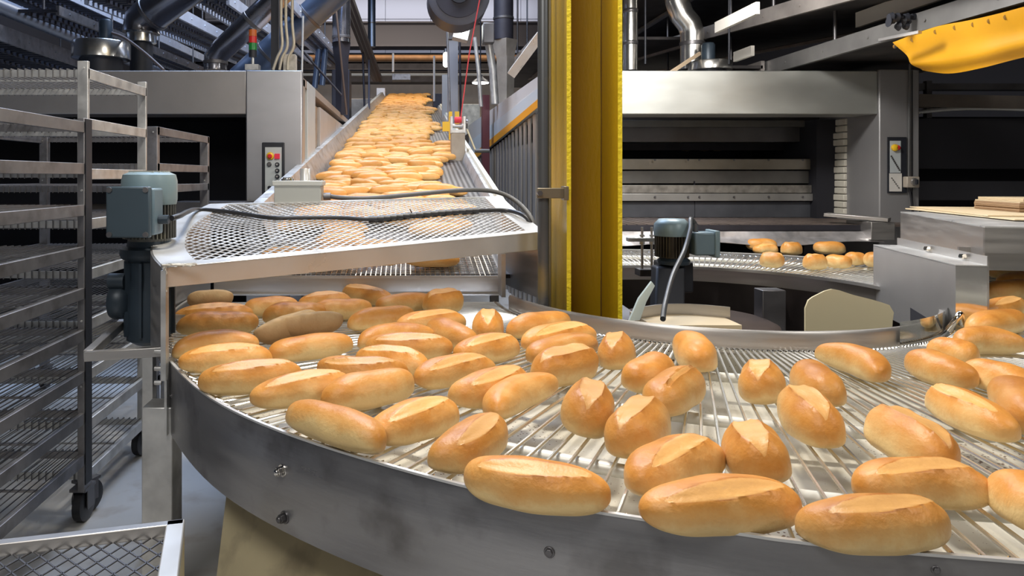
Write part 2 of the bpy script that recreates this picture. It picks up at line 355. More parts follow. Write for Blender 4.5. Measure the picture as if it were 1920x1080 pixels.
# outer skirt, a rolled plate with a turned top edge
P = []
for a in arcs(A0, A1, 1.5):
    r = rout(a); P.append([pol(r, a, ZR - .232), pol(r + .001, a, ZR - .12), pol(r, a, ZR - .004), pol(r - .002, a, ZR), pol(r - .005, a, ZR), pol(r - .006, a, ZR - .004), pol(r - .005, a, ZR - .232)])
m = MB().grid(P, None, True); sk = m.build('outer_skirt', STEEL_SK, ring)
P = [[pol(rout(a) + .0015, a, ZR - .003), pol(rout(a) + .0015, a, ZR + .002), pol(rout(a) - .007, a, ZR + .002), pol(rout(a) - .007, a, ZR - .003)] for a in arcs(A0, A1, 1.5)]
tag(MB().grid(P).build('rim_edge', STEEL_L, ring), 'paler upper edge')  # strip in paler steel along the top of the skirt
# inner rail and the apron under it
P = []
for a in arcs(190, A1, 3):
    P.append([pol(RIN, a, ZB - .03), pol(RIN + .002, a, ZR + .036), pol(RIN - .004, a, ZR + .046), pol(RIN - .018, a, ZR + .046), pol(RIN - .020, a, ZR + .03)])
MB().grid(P).build('inner_rail', STEEL, ring)
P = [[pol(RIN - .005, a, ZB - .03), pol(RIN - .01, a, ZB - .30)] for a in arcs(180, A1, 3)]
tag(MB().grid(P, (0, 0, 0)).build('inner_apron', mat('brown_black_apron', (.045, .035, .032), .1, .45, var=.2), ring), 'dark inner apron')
# rods, alternately full length and short
m = MB(); a = A0 + .4; k = 0
while a < A1:
    r1 = rout(a) - .03
    m.tube([pol(RIN + .012, a, ZB - .004), pol(r1, a, ZB - .004)], .0042, 6)
    a += 1.13; k += 1
rb = m.build('rod_belt', ROD, ring)
m = MB()
for k in range(int((A1 - A0) / .5)):
    a = A0 + k * .5
    for r, q in ((RIN + .03, .006), (rout(a) - .035, .009)):
        c = pol(r, a, ZB - .003); z = .004 if k % 2 else -.002
        t = Vector((-math.sin(R_(a)), math.cos(R_(a)), 0)); n = Vector((math.cos(R_(a)), math.sin(R_(a)), 0))
        m.tube([c - t * .008 + n * q + Vector((0, 0, z)), c + t * .008 - n * q - Vector((0, 0, z)), c + t * .014 + n * q], .0028, 5)
tag(m.build('edge_chain', CHROME, ring), 'linked chain along the rod ends')
for r in (1.30, 1.75, 2.18):
    MB().tube([pol(r, a, ZB - .026) for a in arcs(A0 + 2, A1, 2)], .015, 10).build('support_tube', TUBE_W, ring)
P = [[pol(RIN + .006, a, ZB - .025)] + [pol(r if r < 2 else rout(a) - .008, a, ZB - .105) for r in (RIN + .006, 1.4, 1.9, 2.44)] for a in arcs(A0, A1, 3)]
MB().grid(P, .004, False).build('drip_pan', PAN, ring)
for (px, py) in ((530, 882), (535, 970), (1032, 1035), (322, 742), (1755, 1068)):
    # bolt on the skirt: walk round the skirt until the pixel column matches
    best = min(arcs(200, 300, .1), key=lambda a: abs(VX + F * pol(rout(a), a, 0).x / pol(rout(a), a, 0).y - px))
    p = pol(rout(best), best, 0); z = CH - (py - VY) * p.y / F
    n = Vector((math.cos(R_(best)), math.sin(R_(best)), 0)); c = pol(rout(best), best, z)
    big = px in (530, 535)
    m = MB(); q = .013 if big else (.009 if px == 1032 else .006)
    m.cyl(c - n * .001, c + n * .003, q * 1.15, 18); m.cyl(c + n * .003, c + n * (.016 if big else .006), q * .82, 6)
    if big: m.tube([c + n * .016, c + n * .021, c + n * .023], [q * .6, q * .55, q * .2], 12)
    tag(m.build('bolt', CHROME if py == 882 else STEEL_D, ring, bevel=.001))
for (a, w) in ((207.5, .10), (262, .06), (318, .06), (20, .06)):
    c = pol(2.50 if a == 207.5 else 2.3, a, 0); 
    MB().box(c.x - w / 2 - .01, c.x + w / 2 - .01, c.y - w / 2, c.y + w / 2, 0, .705 if a == 207.5 else .6).build('leg', GALV if a == 207.5 else STEEL_D, ring, bevel=.004)
c = pol(2.505, 208.2, 0)
m = MB().box(c.x + .01, c.x + .018, c.y - .04, c.y + .04, .62, .86); m.build('leg_bracket', GALV, ring)
# tan sheet under the belt and dark undertray
p = [wz(452, 945, .47), wz(612, 1030, .42), wz(560, 1085, .40), wz(395, 1110, .38)]
tag(MB().prism([(-.52, 2.10, .60), (.15, 1.55, .60), (.02, 1.40, .18), (-.50, 1.72, .14)], (.01, .012, .002)).build('catch_sheet', BRASS), 'tan sloping sheet metal catch tray under the curved conveyor skirt', 'tray')
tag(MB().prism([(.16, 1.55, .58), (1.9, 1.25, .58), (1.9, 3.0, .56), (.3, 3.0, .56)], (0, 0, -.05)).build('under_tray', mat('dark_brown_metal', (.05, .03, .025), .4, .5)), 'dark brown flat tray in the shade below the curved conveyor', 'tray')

# ------------------------------------------------------------------ bread
def loaf_mesh(name, L, w, h, kind='score', bend=0.0, m=BREAD, seed=0, NU=52, NV=44):
    rnd = random.Random(seed); ph = [rnd.uniform(0, 6.28) for _ in range(8)]; vs = []; sc = []; ed = []; hg = []
    pw = rnd.uniform(2.7, 3.4); asym = rnd.uniform(-.07, .07)
    for i in range(NU + 1):
        u = -math.cos(math.pi * i / NU)
        e = abs(u + asym * (1 - u * u)) ** pw; s = max(0.0, 1 - e) ** 0.5
        if i in (0, NU): s = 0.02
        for k in range(NV):
            a = 2 * math.pi * k / NV; ca, sa = math.cos(a), math.sin(a)
            # rounded profile with a flatter base
            y = math.copysign(abs(ca) ** 0.88, ca) * w / 2
            z = (sa ** 0.92) * h * .60 if sa > 0 else -(abs(sa) ** 0.55) * h * .40
            lump = 1 + .025 * math.sin(3 * u + ph[0] + a) + .02 * math.sin(5 * u + 2 * a + ph[1]) + .012 * math.sin(9 * u - 3 * a + ph[2])
            y *= s * lump; z *= (s ** .85) * lump
            score = 2.0; edge = 0.0
            if kind in ('score', 'wide', 'split') and sa > 0:
                off = (a - math.pi / 2) - (.0 if kind == 'wide' else .40) + (.25 * u if kind == 'score' else 0)
                hw = {'score': .36, 'wide': .46, 'split': .18}[kind] * math.sqrt(max(0, 1 - (u / (.93 if kind == 'wide' else .78)) ** 2))
                if hw > 0.02:
                    d = abs(off) / hw; score = min(2.0, d)
                    if d < 1: z -= .014 * h * (1 - d)
                    ee = math.exp(-((abs(off) - hw) / .12) ** 2); edge = ee * (1 if abs(u) < .9 else .3); z += h * .05 * ee * s
                    if kind == 'split' and d < 1: z -= h * .12 * (1 - d)
            x = u * L / 2 + .010 * math.sin(a + ph[4]) * s * (abs(u) ** 3)
            y += bend * (u * u - .4)
            vs.append((x, y, z + h * .40)); sc.append(score); ed.append(edge); hg.append(max(0, min(1, (z + h * .40) / h)) * .60 + .13 * abs(u) ** 5)
    fs = [(i * NV + k, (i + 1) * NV + k, (i + 1) * NV + (k + 1) % NV, i * NV + (k + 1) % NV) for i in range(NU) for k in range(NV)]
    mb = MB().add(vs, fs, True); mb.f += [tuple(range(NV)), tuple(NU * NV + k for k in reversed(range(NV)))]; mb.sm += [True, True]
    me = mb.mesh(name, m)
    for nm, arr in (('score', sc), ('edge', ed), ('hgt', hg)):
        at = me.attributes.new(nm, 'FLOAT', 'POINT'); at.data.foreach_set('value', arr)
    return me
# base shapes one unit = metre, nominal 0.28 m loaves and 0.20 m rolls
BASE = {
    's0': (loaf_mesh('loaf', .28, .106, .082, 'score', 0, BREAD, 1), .28), 's1': (loaf_mesh('loaf', .28, .106, .082, 'score', .012, BREAD, 2), .28),
    's2': (loaf_mesh('loaf', .28, .104, .082, 'score', -.014, BREAD, 3), .28),
    'p0': (loaf_mesh('loaf', .28, .108, .088, 'plain', .008, BREAD, 4), .28), 'p1': (loaf_mesh('loaf', .28, .104, .082, 'plain', -.010, BREAD, 5), .28),
    'b0': (loaf_mesh('loaf', .28, .100, .082, 'plain', -.040, BREAD, 6), .28), 'b1': (loaf_mesh('loaf', .28, .100, .082, 'score', .034, BREAD, 16), .28),
    'f0': (loaf_mesh('loaf', .28, .106, .082, 'plain', .010, BREAD_F, 7), .28), 'f1': (loaf_mesh('loaf', .28, .106, .082, 'split', -.01, BREAD_F, 8), .28),
    'w0': (loaf_mesh('roll', .20, .118, .102, 'wide', 0, BREAD, 9), .20), 'w1': (loaf_mesh('roll', .20, .116, .104, 'wide', .006, BREAD, 10), .20),
    'r0': (loaf_mesh('roll', .20, .114, .100, 'plain', .010, BREAD, 11), .20), 'r1': (loaf_mesh('roll', .20, .116, .100, 'split', 0, BREAD, 12), .20),
}
def put_loaf(kind, p, ang, length, label=None, group=None, name='bread_loaf', roll=0.0, pitch=0.0, sc=1.0):
    me, L = BASE[kind]
    o = bpy.data.objects.new(name, me); COL.objects.link(o); o.location = p
    o.rotation_euler = Euler((roll, pitch, ang), 'XYZ'); o.scale = (length / L, sc, sc)
    return tag(o, label, 'bread', group)
ZL = ZB + .001; ZM = ZL + .044
G1 = 'golden loaves and rolls scattered over the curved rod conveyor'
LOAVES = [
 (352, 563, 438, 560, 'f0', 'dull floury loaf lying deepest in the left corner under the hood', 1),
 (328, 590, 476, 584, 's0', 'long golden loaf against the left side plate, second row from the hood', 0),
 (330, 610, 485, 604, 'p0', 'long plain loaf just in front of the second row at the left side plate', 0),
 (458, 577, 560, 572, 'p1', 'pale loaf in the back row beneath the hood, right of the floury corner loaf', 0),
 (560, 568, 660, 563, 's0', 'half hidden loaf in the back row left of the dark crusted loaf', 0),
 (580, 583, 698, 578, 'p0', 'pale loaf whose back touches the half hidden back row loaf', 0),
 (640, 545, 735, 562, 's1', 'dark crusted split loaf nearest the steel lip of the feed belt', 0),
 (706, 572, 809, 562, 'p1', 'smooth loaf in shade left of the small blistered roll', 0),
 (795, 572, 861, 562, 'w0', 'short blistered roll at the end of the hood shadow, beside the bare rods', 0),
 (492, 592, 612, 588, 'p0', 'loaf mostly hidden behind the two brown upturned loaves', 0),
 (456, 634, 602, 592, 'f1', 'larger brown upturned loaf with its creased base showing', 1),
 (522, 618, 640, 608, 'f0', 'smaller brown upturned loaf leaning on the creased one', 1),
 (654, 606, 777, 590, 'p0', 'plain loaf with tan crust right of the brown upturned pair', 0),
 (742, 608, 869, 596, 's2', 'scored loaf below the small blistered roll', 0),
 (322, 652, 484, 640, 'b0', 'reddish brown loaf touching the left plate, third row', 0),
 (334, 678, 511, 666, 's0', 'bright loaf in front of the reddish brown loaf at the left plate', 0),
 (505, 660, 659, 640, 'p1', 'bright plain loaf in front of the brown upturned pair', 0),
 (667, 638, 808, 624, 'b0', 'curved tan loaf with dark spot, in the middle of the left crowd', 0),
 (808, 612, 884, 642, 'p0', 'short loaf standing askew with brown upper end beside the squat scored roll', 0),
 (914, 600, 914, 626, 'w0', 'squat roll seen end on with a wide pale score, right of the askew loaf', 0),
 (684, 648, 849, 650, 's1', 'arched loaf partly covered by the loaf in front, near the askew loaf', 0),
 (670, 668, 806, 686, 's2', 'arched loaf drooping at its right end, in front of the curved tan loaf', 0),
 (853, 664, 969, 644, 's0', 'pale scored loaf in front of the squat end-on roll', 0),
 (592, 690, 764, 696, 'b1', 'low arched loaf behind the pair of long parallel loaves', 0),
 (775, 706, 920, 680, 's2', 'plump glossy loaf with a bright highlight, centre of the crowd', 0),
 (371, 715, 566, 698, 's1', 'long loaf with a seamed top nearest the left bend of the rim', 0),
 (470, 746, 660, 714, 's0', 'long scored loaf with a knobbly right end, beside the rim', 0),
 (606, 750, 776, 716, 'p0', 'long smooth loaf parallel to the knobbly scored loaf', 0),
 (851, 742, 981, 704, 's1', 'thick scored loaf leaning against the bent loaf', 0),
 (915, 768, 1032, 714, 'b0', 'bent pale loaf with a pinched tip propped on the thick scored loaf', 0),
 (538, 775, 714, 835, 'p1', 'flat topped tan loaf lying across the others right at the steel rim', 0),
 (696, 812, 852, 763, 's0', 'long scored loaf touched by the flat topped tan loaf', 0),
 (1000, 700, 1107, 674, 'w0', 'short loaf with an oval seam, beside the three parallel loaves', 0),
 (822, 862, 935, 792, 's1', 'stout loaf pointing away, standing alone before the rim, with a long groove', 0),
 (953, 618, 1066, 602, 'p0', 'rearmost of the three parallel loaves by the inner rail', 0),
 (975, 642, 1109, 620, 's2', 'middle one of the three parallel loaves by the inner rail', 0),
 (993, 666, 1112, 640, 'p1', 'front one of the three parallel loaves by the inner rail', 0),
 (868, 882, 1145, 925, 's1', 'very long loaf with pale floury side lying along the steel rim', 0),
 (1162, 648, 1155, 676, 'w1', 'roll seen end on beside the yellow column foot', 0),
 (1243, 683, 1183, 718, 'r0', 'pinched knobbly roll in front of the column, between two other rolls', 0),
 (1285, 642, 1320, 684, 'r0', 'two-lobed roll closest to the inner rail', 0),
 (1300, 712, 1232, 762, 'r1', 'slanted roll in front of the two-lobed roll', 0),
 (1103, 742, 1090, 798, 'w0', 'upright looking roll with a broad pale stripe, alone on the rods', 0),
 (1228, 778, 1168, 838, 'w1', 'round roll with a pale stripe behind the big glossy loaf', 0),
 (1335, 842, 1183, 905, 's2', 'big glossy scored loaf behind the long loaf at the rim', 0),
 (1198, 950, 1495, 930, 's0', 'very long loaf with a small eye-shaped mark on top, close to the rim', 0),
 (1431, 705, 1430, 738, 'w1', 'round roll with a forked score, alone in the centre of the belt', 0),
 (1508, 700, 1562, 745, 'r0', 'dimpled roll just right of the round forked roll', 0),
 (1487, 752, 1556, 820, 'w0', 'sharply scored roll in front of the dimpled one', 0),
 (1402, 828, 1450, 888, 'w0', 'broad scored roll standing behind the long loaf with the eye mark', 0),
 (1548, 655, 1667, 702, 'b0', 'loaf with a cut pinched end beside the inner rail', 0),
 (1708, 672, 1822, 712, 'p0', 'smooth pale loaf in front of the low loaf by the steel box guard', 0),
 (1752, 650, 1829, 668, 'p1', 'low loaf behind the smooth pale one, near the steel box guard', 0),
 (1782, 638, 1910, 640, 'b0', 'arched pale loaf lying below the steel box guard', 0),
 (1750, 735, 1893, 810, 's1', 'long diagonal loaf at the right of the belt, alone between its neighbours', 0),
 (1812, 690, 1940, 728, 'p1', 'loaf running behind the diagonal loaf, leaving the frame at the right', 0),
 (1632, 788, 1770, 872, 'w1', 'loaf with an oval seam whose near end is hidden by the seamed long loaf', 0),
 (1601, 908, 1847, 905, 's2', 'long loaf with a wide seamed top behind the front corner loaf', 0),
 (1508, 985, 1777, 972, 's1', 'long mottled loaf nearest the camera at the front rim', 0),
 (1870, 905, 2010, 985, 'p0', 'loaf cut by the right edge of the frame, level with the seamed long loaf', 0),
 (1893, 730, 1960, 800, 'r0', 'loaf cut by the right edge of the frame, next to the diagonal loaf', 0),
]
for i, (x1, y1, x2, y2, kind, lab, flip) in enumerate(LOAVES):
    a = wz(x1, y1, ZM); b = wz(x2, y2, ZM)
    if a.x > b.x and abs(a.x - b.x) > .05: a, b = b, a
    c = (a + b) / 2; L = (b - a).length; ang = math.atan2(b.y - a.y, b.x - a.x)
    L = max(.15, min(.34, L))
    sc = 1.04 if BASE[kind][1] == .28 and L > .2 else 1.0
    roll = R_(random.uniform(-7, 7)); z = ZL + .001
    if kind in ('r0', 'w0', 'w1'): roll = R_(random.uniform(-12, 12))
    if flip: roll = R_(152); z = ZL + .082
    if i == 11: z += .012
    if i == 29: roll = R_(-14)
    if i == 30: roll = R_(-22); z += .006
    put_loaf(kind, (c.x, c.y, z), ang, L, lab, G1, 'bread_loaf' if BASE[kind][1] == .28 else 'bread_roll', roll=roll, sc=sc * random.uniform(.97, 1.05))
# loaves stacked under the bridge guard at the right
for (x1, y1, x2, y2, kind, lab) in [
 (1800, 618, 1930, 594, 'p0', 'long pale loaf lying directly behind the arched loaf under the guard'),
 (1820, 590, 1935, 566, 's1', 'glossy loaf beside the mirror bright edge of the steel box guard'),
 (1856, 551, 1945, 545, 'r0', 'round ended loaf heaped under the bridge guard'),
 (1862, 530, 1960, 520, 'p1', 'loaf at the top of the heap beneath the bridge guard'),
 (1850, 497, 1960, 493, 's2', 'loaf seen highest through the mouth of the bridge guard'),
 (1862, 510, 1900, 508, 'r0', 'short roll in the mouth of the bridge guard, below the highest loaf')]:
    a = wz(x1, y1, ZM); b = wz(x2, y2, ZM); c = (a + b) / 2; L = max(.17, min(.36, (b - a).length))
    put_loaf(kind, (c.x, c.y, ZL), math.atan2(b.y - a.y, b.x - a.x), L, lab, G1, 'bread_loaf', sc=1.08)
# small rolls on the far side of the ring
for (x0, x1, y0, y1, ang, lab) in [
 (1396, 1462, 446, 470, 0, 'pale flattened loaf at the left end of the far rolls'), (1410, 1460, 452, 476, 15, 'roll resting against the pale flattened far loaf'),
 (1465, 1503, 453, 479, 25, 'single roll between the pale flattened loaf and the big far loaf'), (1432, 1463, 473, 502, -50, 'small roll lying lowest left on the far side of the belt'),
 (1508, 1548, 476, 506, 20, 'small roll below the big far loaf, touching the inner edge'), (1527, 1585, 450, 478, 0, 'biggest loaf of the far group behind the second motor'),
 (1553, 1588, 474, 503, -45, 'small roll tucked under the biggest far loaf'), (1586, 1620, 468, 498, 20, 'small roll right of the biggest far loaf'),
 (1627, 1650, 475, 498, 80, 'small roll half hidden by the edge of the steel box guard')]:
    c = wz((x0 + x1) / 2, (y0 + y1) / 2 + 2, ZM); w = (x1 - x0) * c.y / F
    put_loaf(random.choice(['p0', 's0', 'w0', 'r0']), (c.x, c.y, ZL), R_(ang), max(.15, min(.25, w / max(.75, math.cos(R_(ang))))), lab, 'small rolls on the far side of the ring', 'bread_roll', sc=1.02)
# loaves on top of the right oven and at its hearth
for (px, py, Y, ang, z) in ((1656, 121, 6.75, 50, 0), (1672, 126, 6.7, 0, 0), (1695, 122, 6.7, 60, 0)):
    p = wp(px, py, Y); put_loaf('s0', (p.x, p.y, 2.352), R_(ang), .16, {1656: 'roll leaning left on top of the right oven', 1672: 'middle roll on top of the right oven', 1695: 'roll at the right end on top of the right oven, under the tarpaulin'}[px], 'rolls left on the oven top', 'bread_roll', sc=.8)
for (px, lab) in ((1286, 'leftmost dim roll deep inside the right oven'), (1320, 'middle dim roll deep inside the right oven'), (1345, 'right dim roll deep inside the right oven')):
    p = wp(px, 283, 7.6); put_loaf('w0', (p.x, p.y, p.z), R_(10), .14, lab, 'rolls inside the right oven', 'bread_roll', sc=.6)

# ------------------------------------------------------------------ rising conveyor down the middle
def bz(Y): return .945 + .1570 * (Y - 3.70)
def dx(Y): return .009 * (Y - 6)
Y0c, Y1c = 3.70, 23.6
rise = thing('inclined_conveyor', (0, 3.8, 0), 'long steel mesh conveyor climbing away down the hall, packed with bread', 'conveyor')
NS = 40
ys = [lerp(Y0c, Y1c, (i / NS) ** 1.3) for i in range(NS + 1)]
MB().grid([[Vector((x + dx(y), y, bz(y))) for x in (-.82, .0, .58)] for y in ys], .02, False).build('woven_belt', BELT, rise)
def strip(name, prof, m, ya=5.2):
    yy = [y for y in ys if y > ya]; yy.insert(0, ya)
    return MB().grid([[Vector((x + dx(y), y, bz(y) + z)) for x, z in prof] for y in yy]).build(name, m, rise)
strip('side_guard', [(-.83, -.22), (-.82, .0), (-.90, .17), (-.905, .20), (-.97, .20), (-.97, .17), (-.92, .16), (-.85, -.22)], GALV, 4.4)
strip('side_guard', [(.585, -.22), (.585, .0), (.61, .075), (.62, .09), (.665, .09), (.67, .06), (.63, .05), (.61, -.22)], GALV, 4.4)
strip('guard_liner', [(.645, .085), (.655, .12), (.69, .125), (.70, .06), (.66, .05)], mat('cream_liner', (.70, .66, .52), 0, .45), 4.6)
# open welded grid where the belt drops to the ring
m = MB()
x0, x1 = -.80, .47
for i in range(51): x = lerp(x0, x1, i / 50); m.bar((x, 3.66, bz(3.66) + .003), (x, 4.35, bz(4.35) + .003), .003, .004)
for j in range(24): y = lerp(3.66, 4.35, j / 23); m.bar((x0, y, bz(y) + .004), (x1, y, bz(y) + .004), .004, .004)
tag(m.build('wire_grid', CHROME, rise), 'open wire grid at the lower end')
m = MB().box(-.98, .475, 3.635, 3.65, .858, .935); m.box(-.98, .475, 3.60, 3.65, .852, .860); m.bar((-.98, 3.655, .938), (.475, 3.655, .938), .02, .012)
m.box(.455, .475, 3.5, 3.65, .86, 1.07)
m.build('discharge_lip', STEEL, rise)
for y in (5.2, 9.5, 14, 19):
    for x in (-.88, .63): MB().box(x + dx(y) - .03, x + dx(y) + .03, y - .03, y + .03, 0, bz(y) - .18).build('leg', STEEL_D, rise)

GI = 'golden loaves packed on the rising conveyor'
n = 0; far = MB(); fsc = []; fhg = []; fed = []
fm = loaf_mesh('loaf', .30, .10, .085, 'score', 0, BREAD_O, 21, 14, 12)
for k, src in (('i0', ('score', 0, 31)), ('i1', ('plain', -.02, 32)), ('i2', ('score', .02, 33)), ('i3', ('wide', .0, 34))):
    BASE[k] = (loaf_mesh('loaf', .30, .105, .080, src[0], src[1], BREAD_O, src[2], 26, 18), .30)
rnd = random.Random(11); y = 3.78; row = 0
SL = math.atan(.157)
while y < 23.3:
    gap = 12.6 < y < 15.2
    xr = .46 if y < 8 else .50
    x = -.70 + rnd.uniform(0, .16)
    while x < xr - .05:
        right_bare = .30 + .12 * math.sin(y * 1.7) + (.1 if rnd.random() < .2 else 0)
        if x < right_bare and not (gap and rnd.random() < .35) and not (y < 4.6 and rnd.random() < .45):
            yy = y + rnd.uniform(-.05, .05); a = rnd.gauss(0, .36); L = rnd.uniform(.27, .35); xx = x + dx(yy)
            z = bz(yy) + .003 + rnd.choice((0, 0, .015, .04))
            if n < 245:
                o = put_loaf(rnd.choice(('i0', 'i1', 'i2', 'i0', 'i3')), (xx, yy, z), a, L, 'golden loaf lying among the dense crowd on the rising conveyor', GI, roll=SL + rnd.uniform(-.12, .12), pitch=rnd.uniform(-.06, .06)); n += 1
            else:
                M = Matrix.Translation((xx, yy, z)) @ Euler((SL, 0, a)).to_matrix().to_4x4()
                o = len(far.v); far.v += [tuple(M @ v.co) for v in fm.vertices]; far.f += [tuple(o + i for i in p.vertices) for p in fm.polygons]; far.sm += [True] * len(fm.polygons)
                for nm, arr in (('score', fsc), ('hgt', fhg), ('edge', fed)): arr += [d.value for d in fm.attributes[nm].data]
        x += rnd.uniform(.235, .30)
    y += .112 if y > 4.6 else .15; row += 1
me = bpy.data.meshes.new('far_bread'); me.from_pydata(far.v, [], far.f); me.polygons.foreach_set('use_smooth', far.sm); me.materials.append(BREAD_O)
for nm, arr in (('score', fsc), ('hgt', fhg), ('edge', fed)): me.attributes.new(nm, 'FLOAT', 'POINT').data.foreach_set('value', arr)
o = bpy.data.objects.new('far_bread', me); COL.objects.link(o); tag(o, 'mass of tiny golden loaves far up at the top of the rising conveyor', 'bread', GI, 'stuff')

# ------------------------------------------------------------------ expanded metal hood over the entry
hood = thing('entry_hood', (-.2, 3.2, .85), 'sloping expanded metal hood with pale flat frame over the conveyor entry', 'guard hood')
LP = smooth_pts([(-.775, 2.30, 1.150), (-.93, 2.62, 1.175), (-1.045, 3.05, 1.215), (-1.075, 3.42, 1.25), (-1.045, 3.81, 1.300)], 8)
RP = smooth_pts([(.622, 3.27, 1.190), (.595, 3.40, 1.222), (.55, 3.55, 1.265), (.515, 3.68, 1.305), (.49, 3.81, 1.340)], 8)
NT = len(LP) - 1
def H(s, t):
    f = t * NT; i = min(int(f), NT - 1); q = f - i
    a = LP[i].lerp(LP[i + 1], q); b = RP[i].lerp(RP[i + 1], q); return a.lerp(b, s)
m = MB(); NR, NC = 44, 33
for j in range(NR):
    t0 = .055 + .925 * j / NR; dt = .925 / NR
    pts = []
    for i in range(NC * 2 + 1):
        s = .05 + .905 * i / (NC * 2); up = (i + j) % 2
        pts.append(H(s, t0 + dt * (.52 + (.5 if up else -.5))))
    for a, b in zip(pts, pts[1:]): m.bar(a, b, .0105, .0022)
m.build('expanded_mesh', STEEL_L, hood)
def hstrip(s0, s1, t0, t1, n, name, along='t'):
    P = [[H(s0, lerp(t0, t1, k / n)) + Vector((0, 0, .004)), H(s1, lerp(t0, t1, k / n)) + Vector((0, 0, .004))] for k in range(n + 1)]
    return MB().grid(P, .006, False).build(name, STEEL_L, hood)
hstrip(0, .068, 0, 1, 32, 'frame_strip'); hstrip(.945, 1, 0, 1, 32, 'frame_strip'); hstrip(0, 1, .965, 1.0, 2, 'frame_strip')
# front channel: top lip and face
a, b = LP[0], RP[0]; d = (b - a).normalized(); back = Vector((-d.y, d.x, 0)); UPV = Vector((0, 0, 1))
m = MB().prism([a - back * .004, b - back * .004, b + back * .055 + UPV * .006, a + back * .055 + UPV * .006], (0, 0, .009))
m.prism([a - back * .004 + UPV * .009, b - back * .004 + UPV * .009, b - back * .004 - UPV * .072, a - back * .004 - UPV * .056], back * .006)
tag(m.build('front_channel', STEEL_L, hood, bevel=.002), 'pale front channel bar')
# rope tie at the near corner
m = MB(); c = LP[0] + Vector((.012, -.006, .012)); r2 = random.Random(3)
for k in range(9):
    m.tube([c + Vector((r2.uniform(-.02, .09), r2.uniform(-.01, .02), r2.uniform(0, .008))) for _ in range(5)], .0022, 5)
for k in range(5): m.tube([c + Vector((r2.uniform(-.02, .0), -.006, -q * .02)) for q in range(5)], .002, 5)
tag(m.build('rope_tie', mat('frayed_rope', (.62, .60, .54), 0, .8), hood), 'frayed pale rope tie')
# side plates
P = [[Vector((p.x, p.y, .845)), p + Vector((0, 0, .002))] for p in LP]
MB().grid(P, Vector((-.006, -.004, 0)), True).build('side_plate', STEEL, hood)
m = MB().bar((LP[0].x - .001, LP[0].y - .003, .80), (LP[0].x - .001, LP[0].y - .003, 1.15), .016, .03); m.build('plate_edge', GALV, hood)
for z in (.79, .835, .89): 
    c = Vector((LP[0].x - .012, LP[0].y, z)); MB().cyl(c + Vector((-.022, 0, 0)), c, .008, 8).build('bolt', GALV, hood)
P = [[Vector((lerp(p.x, .62, .15) + (.01 if p.y < 3.35 else 0), p.y - .0, ZR + .03)), p + Vector((0, 0, -.002))] for p in RP]
MB().grid(P, Vector((.005, .002, 0)), True).build('side_plate', STEEL, hood)

# grey junction box on the back edge
jb = thing('junction_box', (-.58, 3.80, 1.30), 'light grey square junction box bolted on the back edge of the hood', 'electrical box')
m = MB().box(-.705, -.46, 3.79, 3.93, 1.298, 1.405); m.build('body', GREYBOX, jb, .004)
MB().box(-.715, -.450, 3.785, 3.935, 1.398, 1.425).build('lid', mat('pale_lid', (.46, .47, .45), .1, .4), jb, .004)
for (x, y) in ((-.70, 3.80), (-.465, 3.80), (-.70, 3.92), (-.465, 3.92)): MB().cyl((x, y, 1.424), (x, y, 1.428), .006, 10).build('screw', CHROME, jb)
MB().lathe((-.645, 3.86, 1.425), [(.034, 0), (.034, .010), (.026, .012), (.026, .018), (.020, .018)], 24).build('gland', CHROME, jb)
MB().lathe((-.552, 3.87, 1.425), [(.030, 0), (.028, .004), (.028, .062), (.025, .065), (.022, .045)], 24).build('sensor_housing', STEEL_L, jb)
MB().cyl((-.452, 3.86, 1.34), (-.415, 3.86, 1.34), .020, 12).build('cable_gland', STEEL_D, jb)
MB().box(-.72, -.70, 3.79, 3.85, 1.285, 1.31).build('mounting_tab', GALV, jb)
pts = [wp(607, 366, 3.87), wp(640, 371, 3.85), wp(690, 372, 3.83), wp(760, 366, 3.82), wp(860, 357, 3.83), wp(920, 358, 3.86), wp(960, 372, 3.84), wp(990, 400, 3.75), wp(1002, 430, 3.70), wp(1008, 500, 3.66)]
tag(MB().tube(smooth_pts(pts), .0125, 10).build('power_cable', CABLE_G), 'grey cable running from the junction box along the back of the hood', 'cable')
def onhood(px, py, lift=.016):
    # the place on the sloping hood seen at that pixel
    best = None
    for i in range(61):
        for j in range(31):
            p = H(i / 60, j / 30) + Vector((0, 0, lift)); e = (VX + F * p.x / p.y - px) ** 2 + (VY + F * (CH - p.z) / p.y - py) ** 2
            if best is None or e < best[0]: best = (e, p)
    return best[1]
pts = [wp(322, 409, 2.65), wp(338, 404, 2.72), wp(352, 397, 2.95)] + [onhood(*q) for q in ((372, 392), (430, 396), (500, 407), (560, 409), (630, 408), (700, 411), (770, 407), (850, 400), (920, 395), (955, 397))] + [wp(980, 403, 3.45), wp(994, 417, 3.42), wp(1003, 440, 3.42), wp(1006, 500, 3.42)]
CBL = smooth_pts(pts)
bc = MB().tube(CBL, .0105, 10).build('power_cable', RUBBER); tag(bc, 'black rubber cable draped across the middle of the hood mesh', 'cable')
m = MB(); r2 = random.Random(5)
i0 = int(len(CBL) * .50)
for k in range(i0, i0 + 16):
    c = CBL[k]; m.tube([c + Vector((-.02, 0, 0)), c + Vector((.02, 0, 0))], .0135 + r2.uniform(0, .002), 8)
m.tube([CBL[i0 + 6] + Vector((0, 0, .012)), CBL[i0 + 6] + Vector((-.01, 0, .03))], .003, 5)
m.build('tape_wrap', RUBBER, bc)

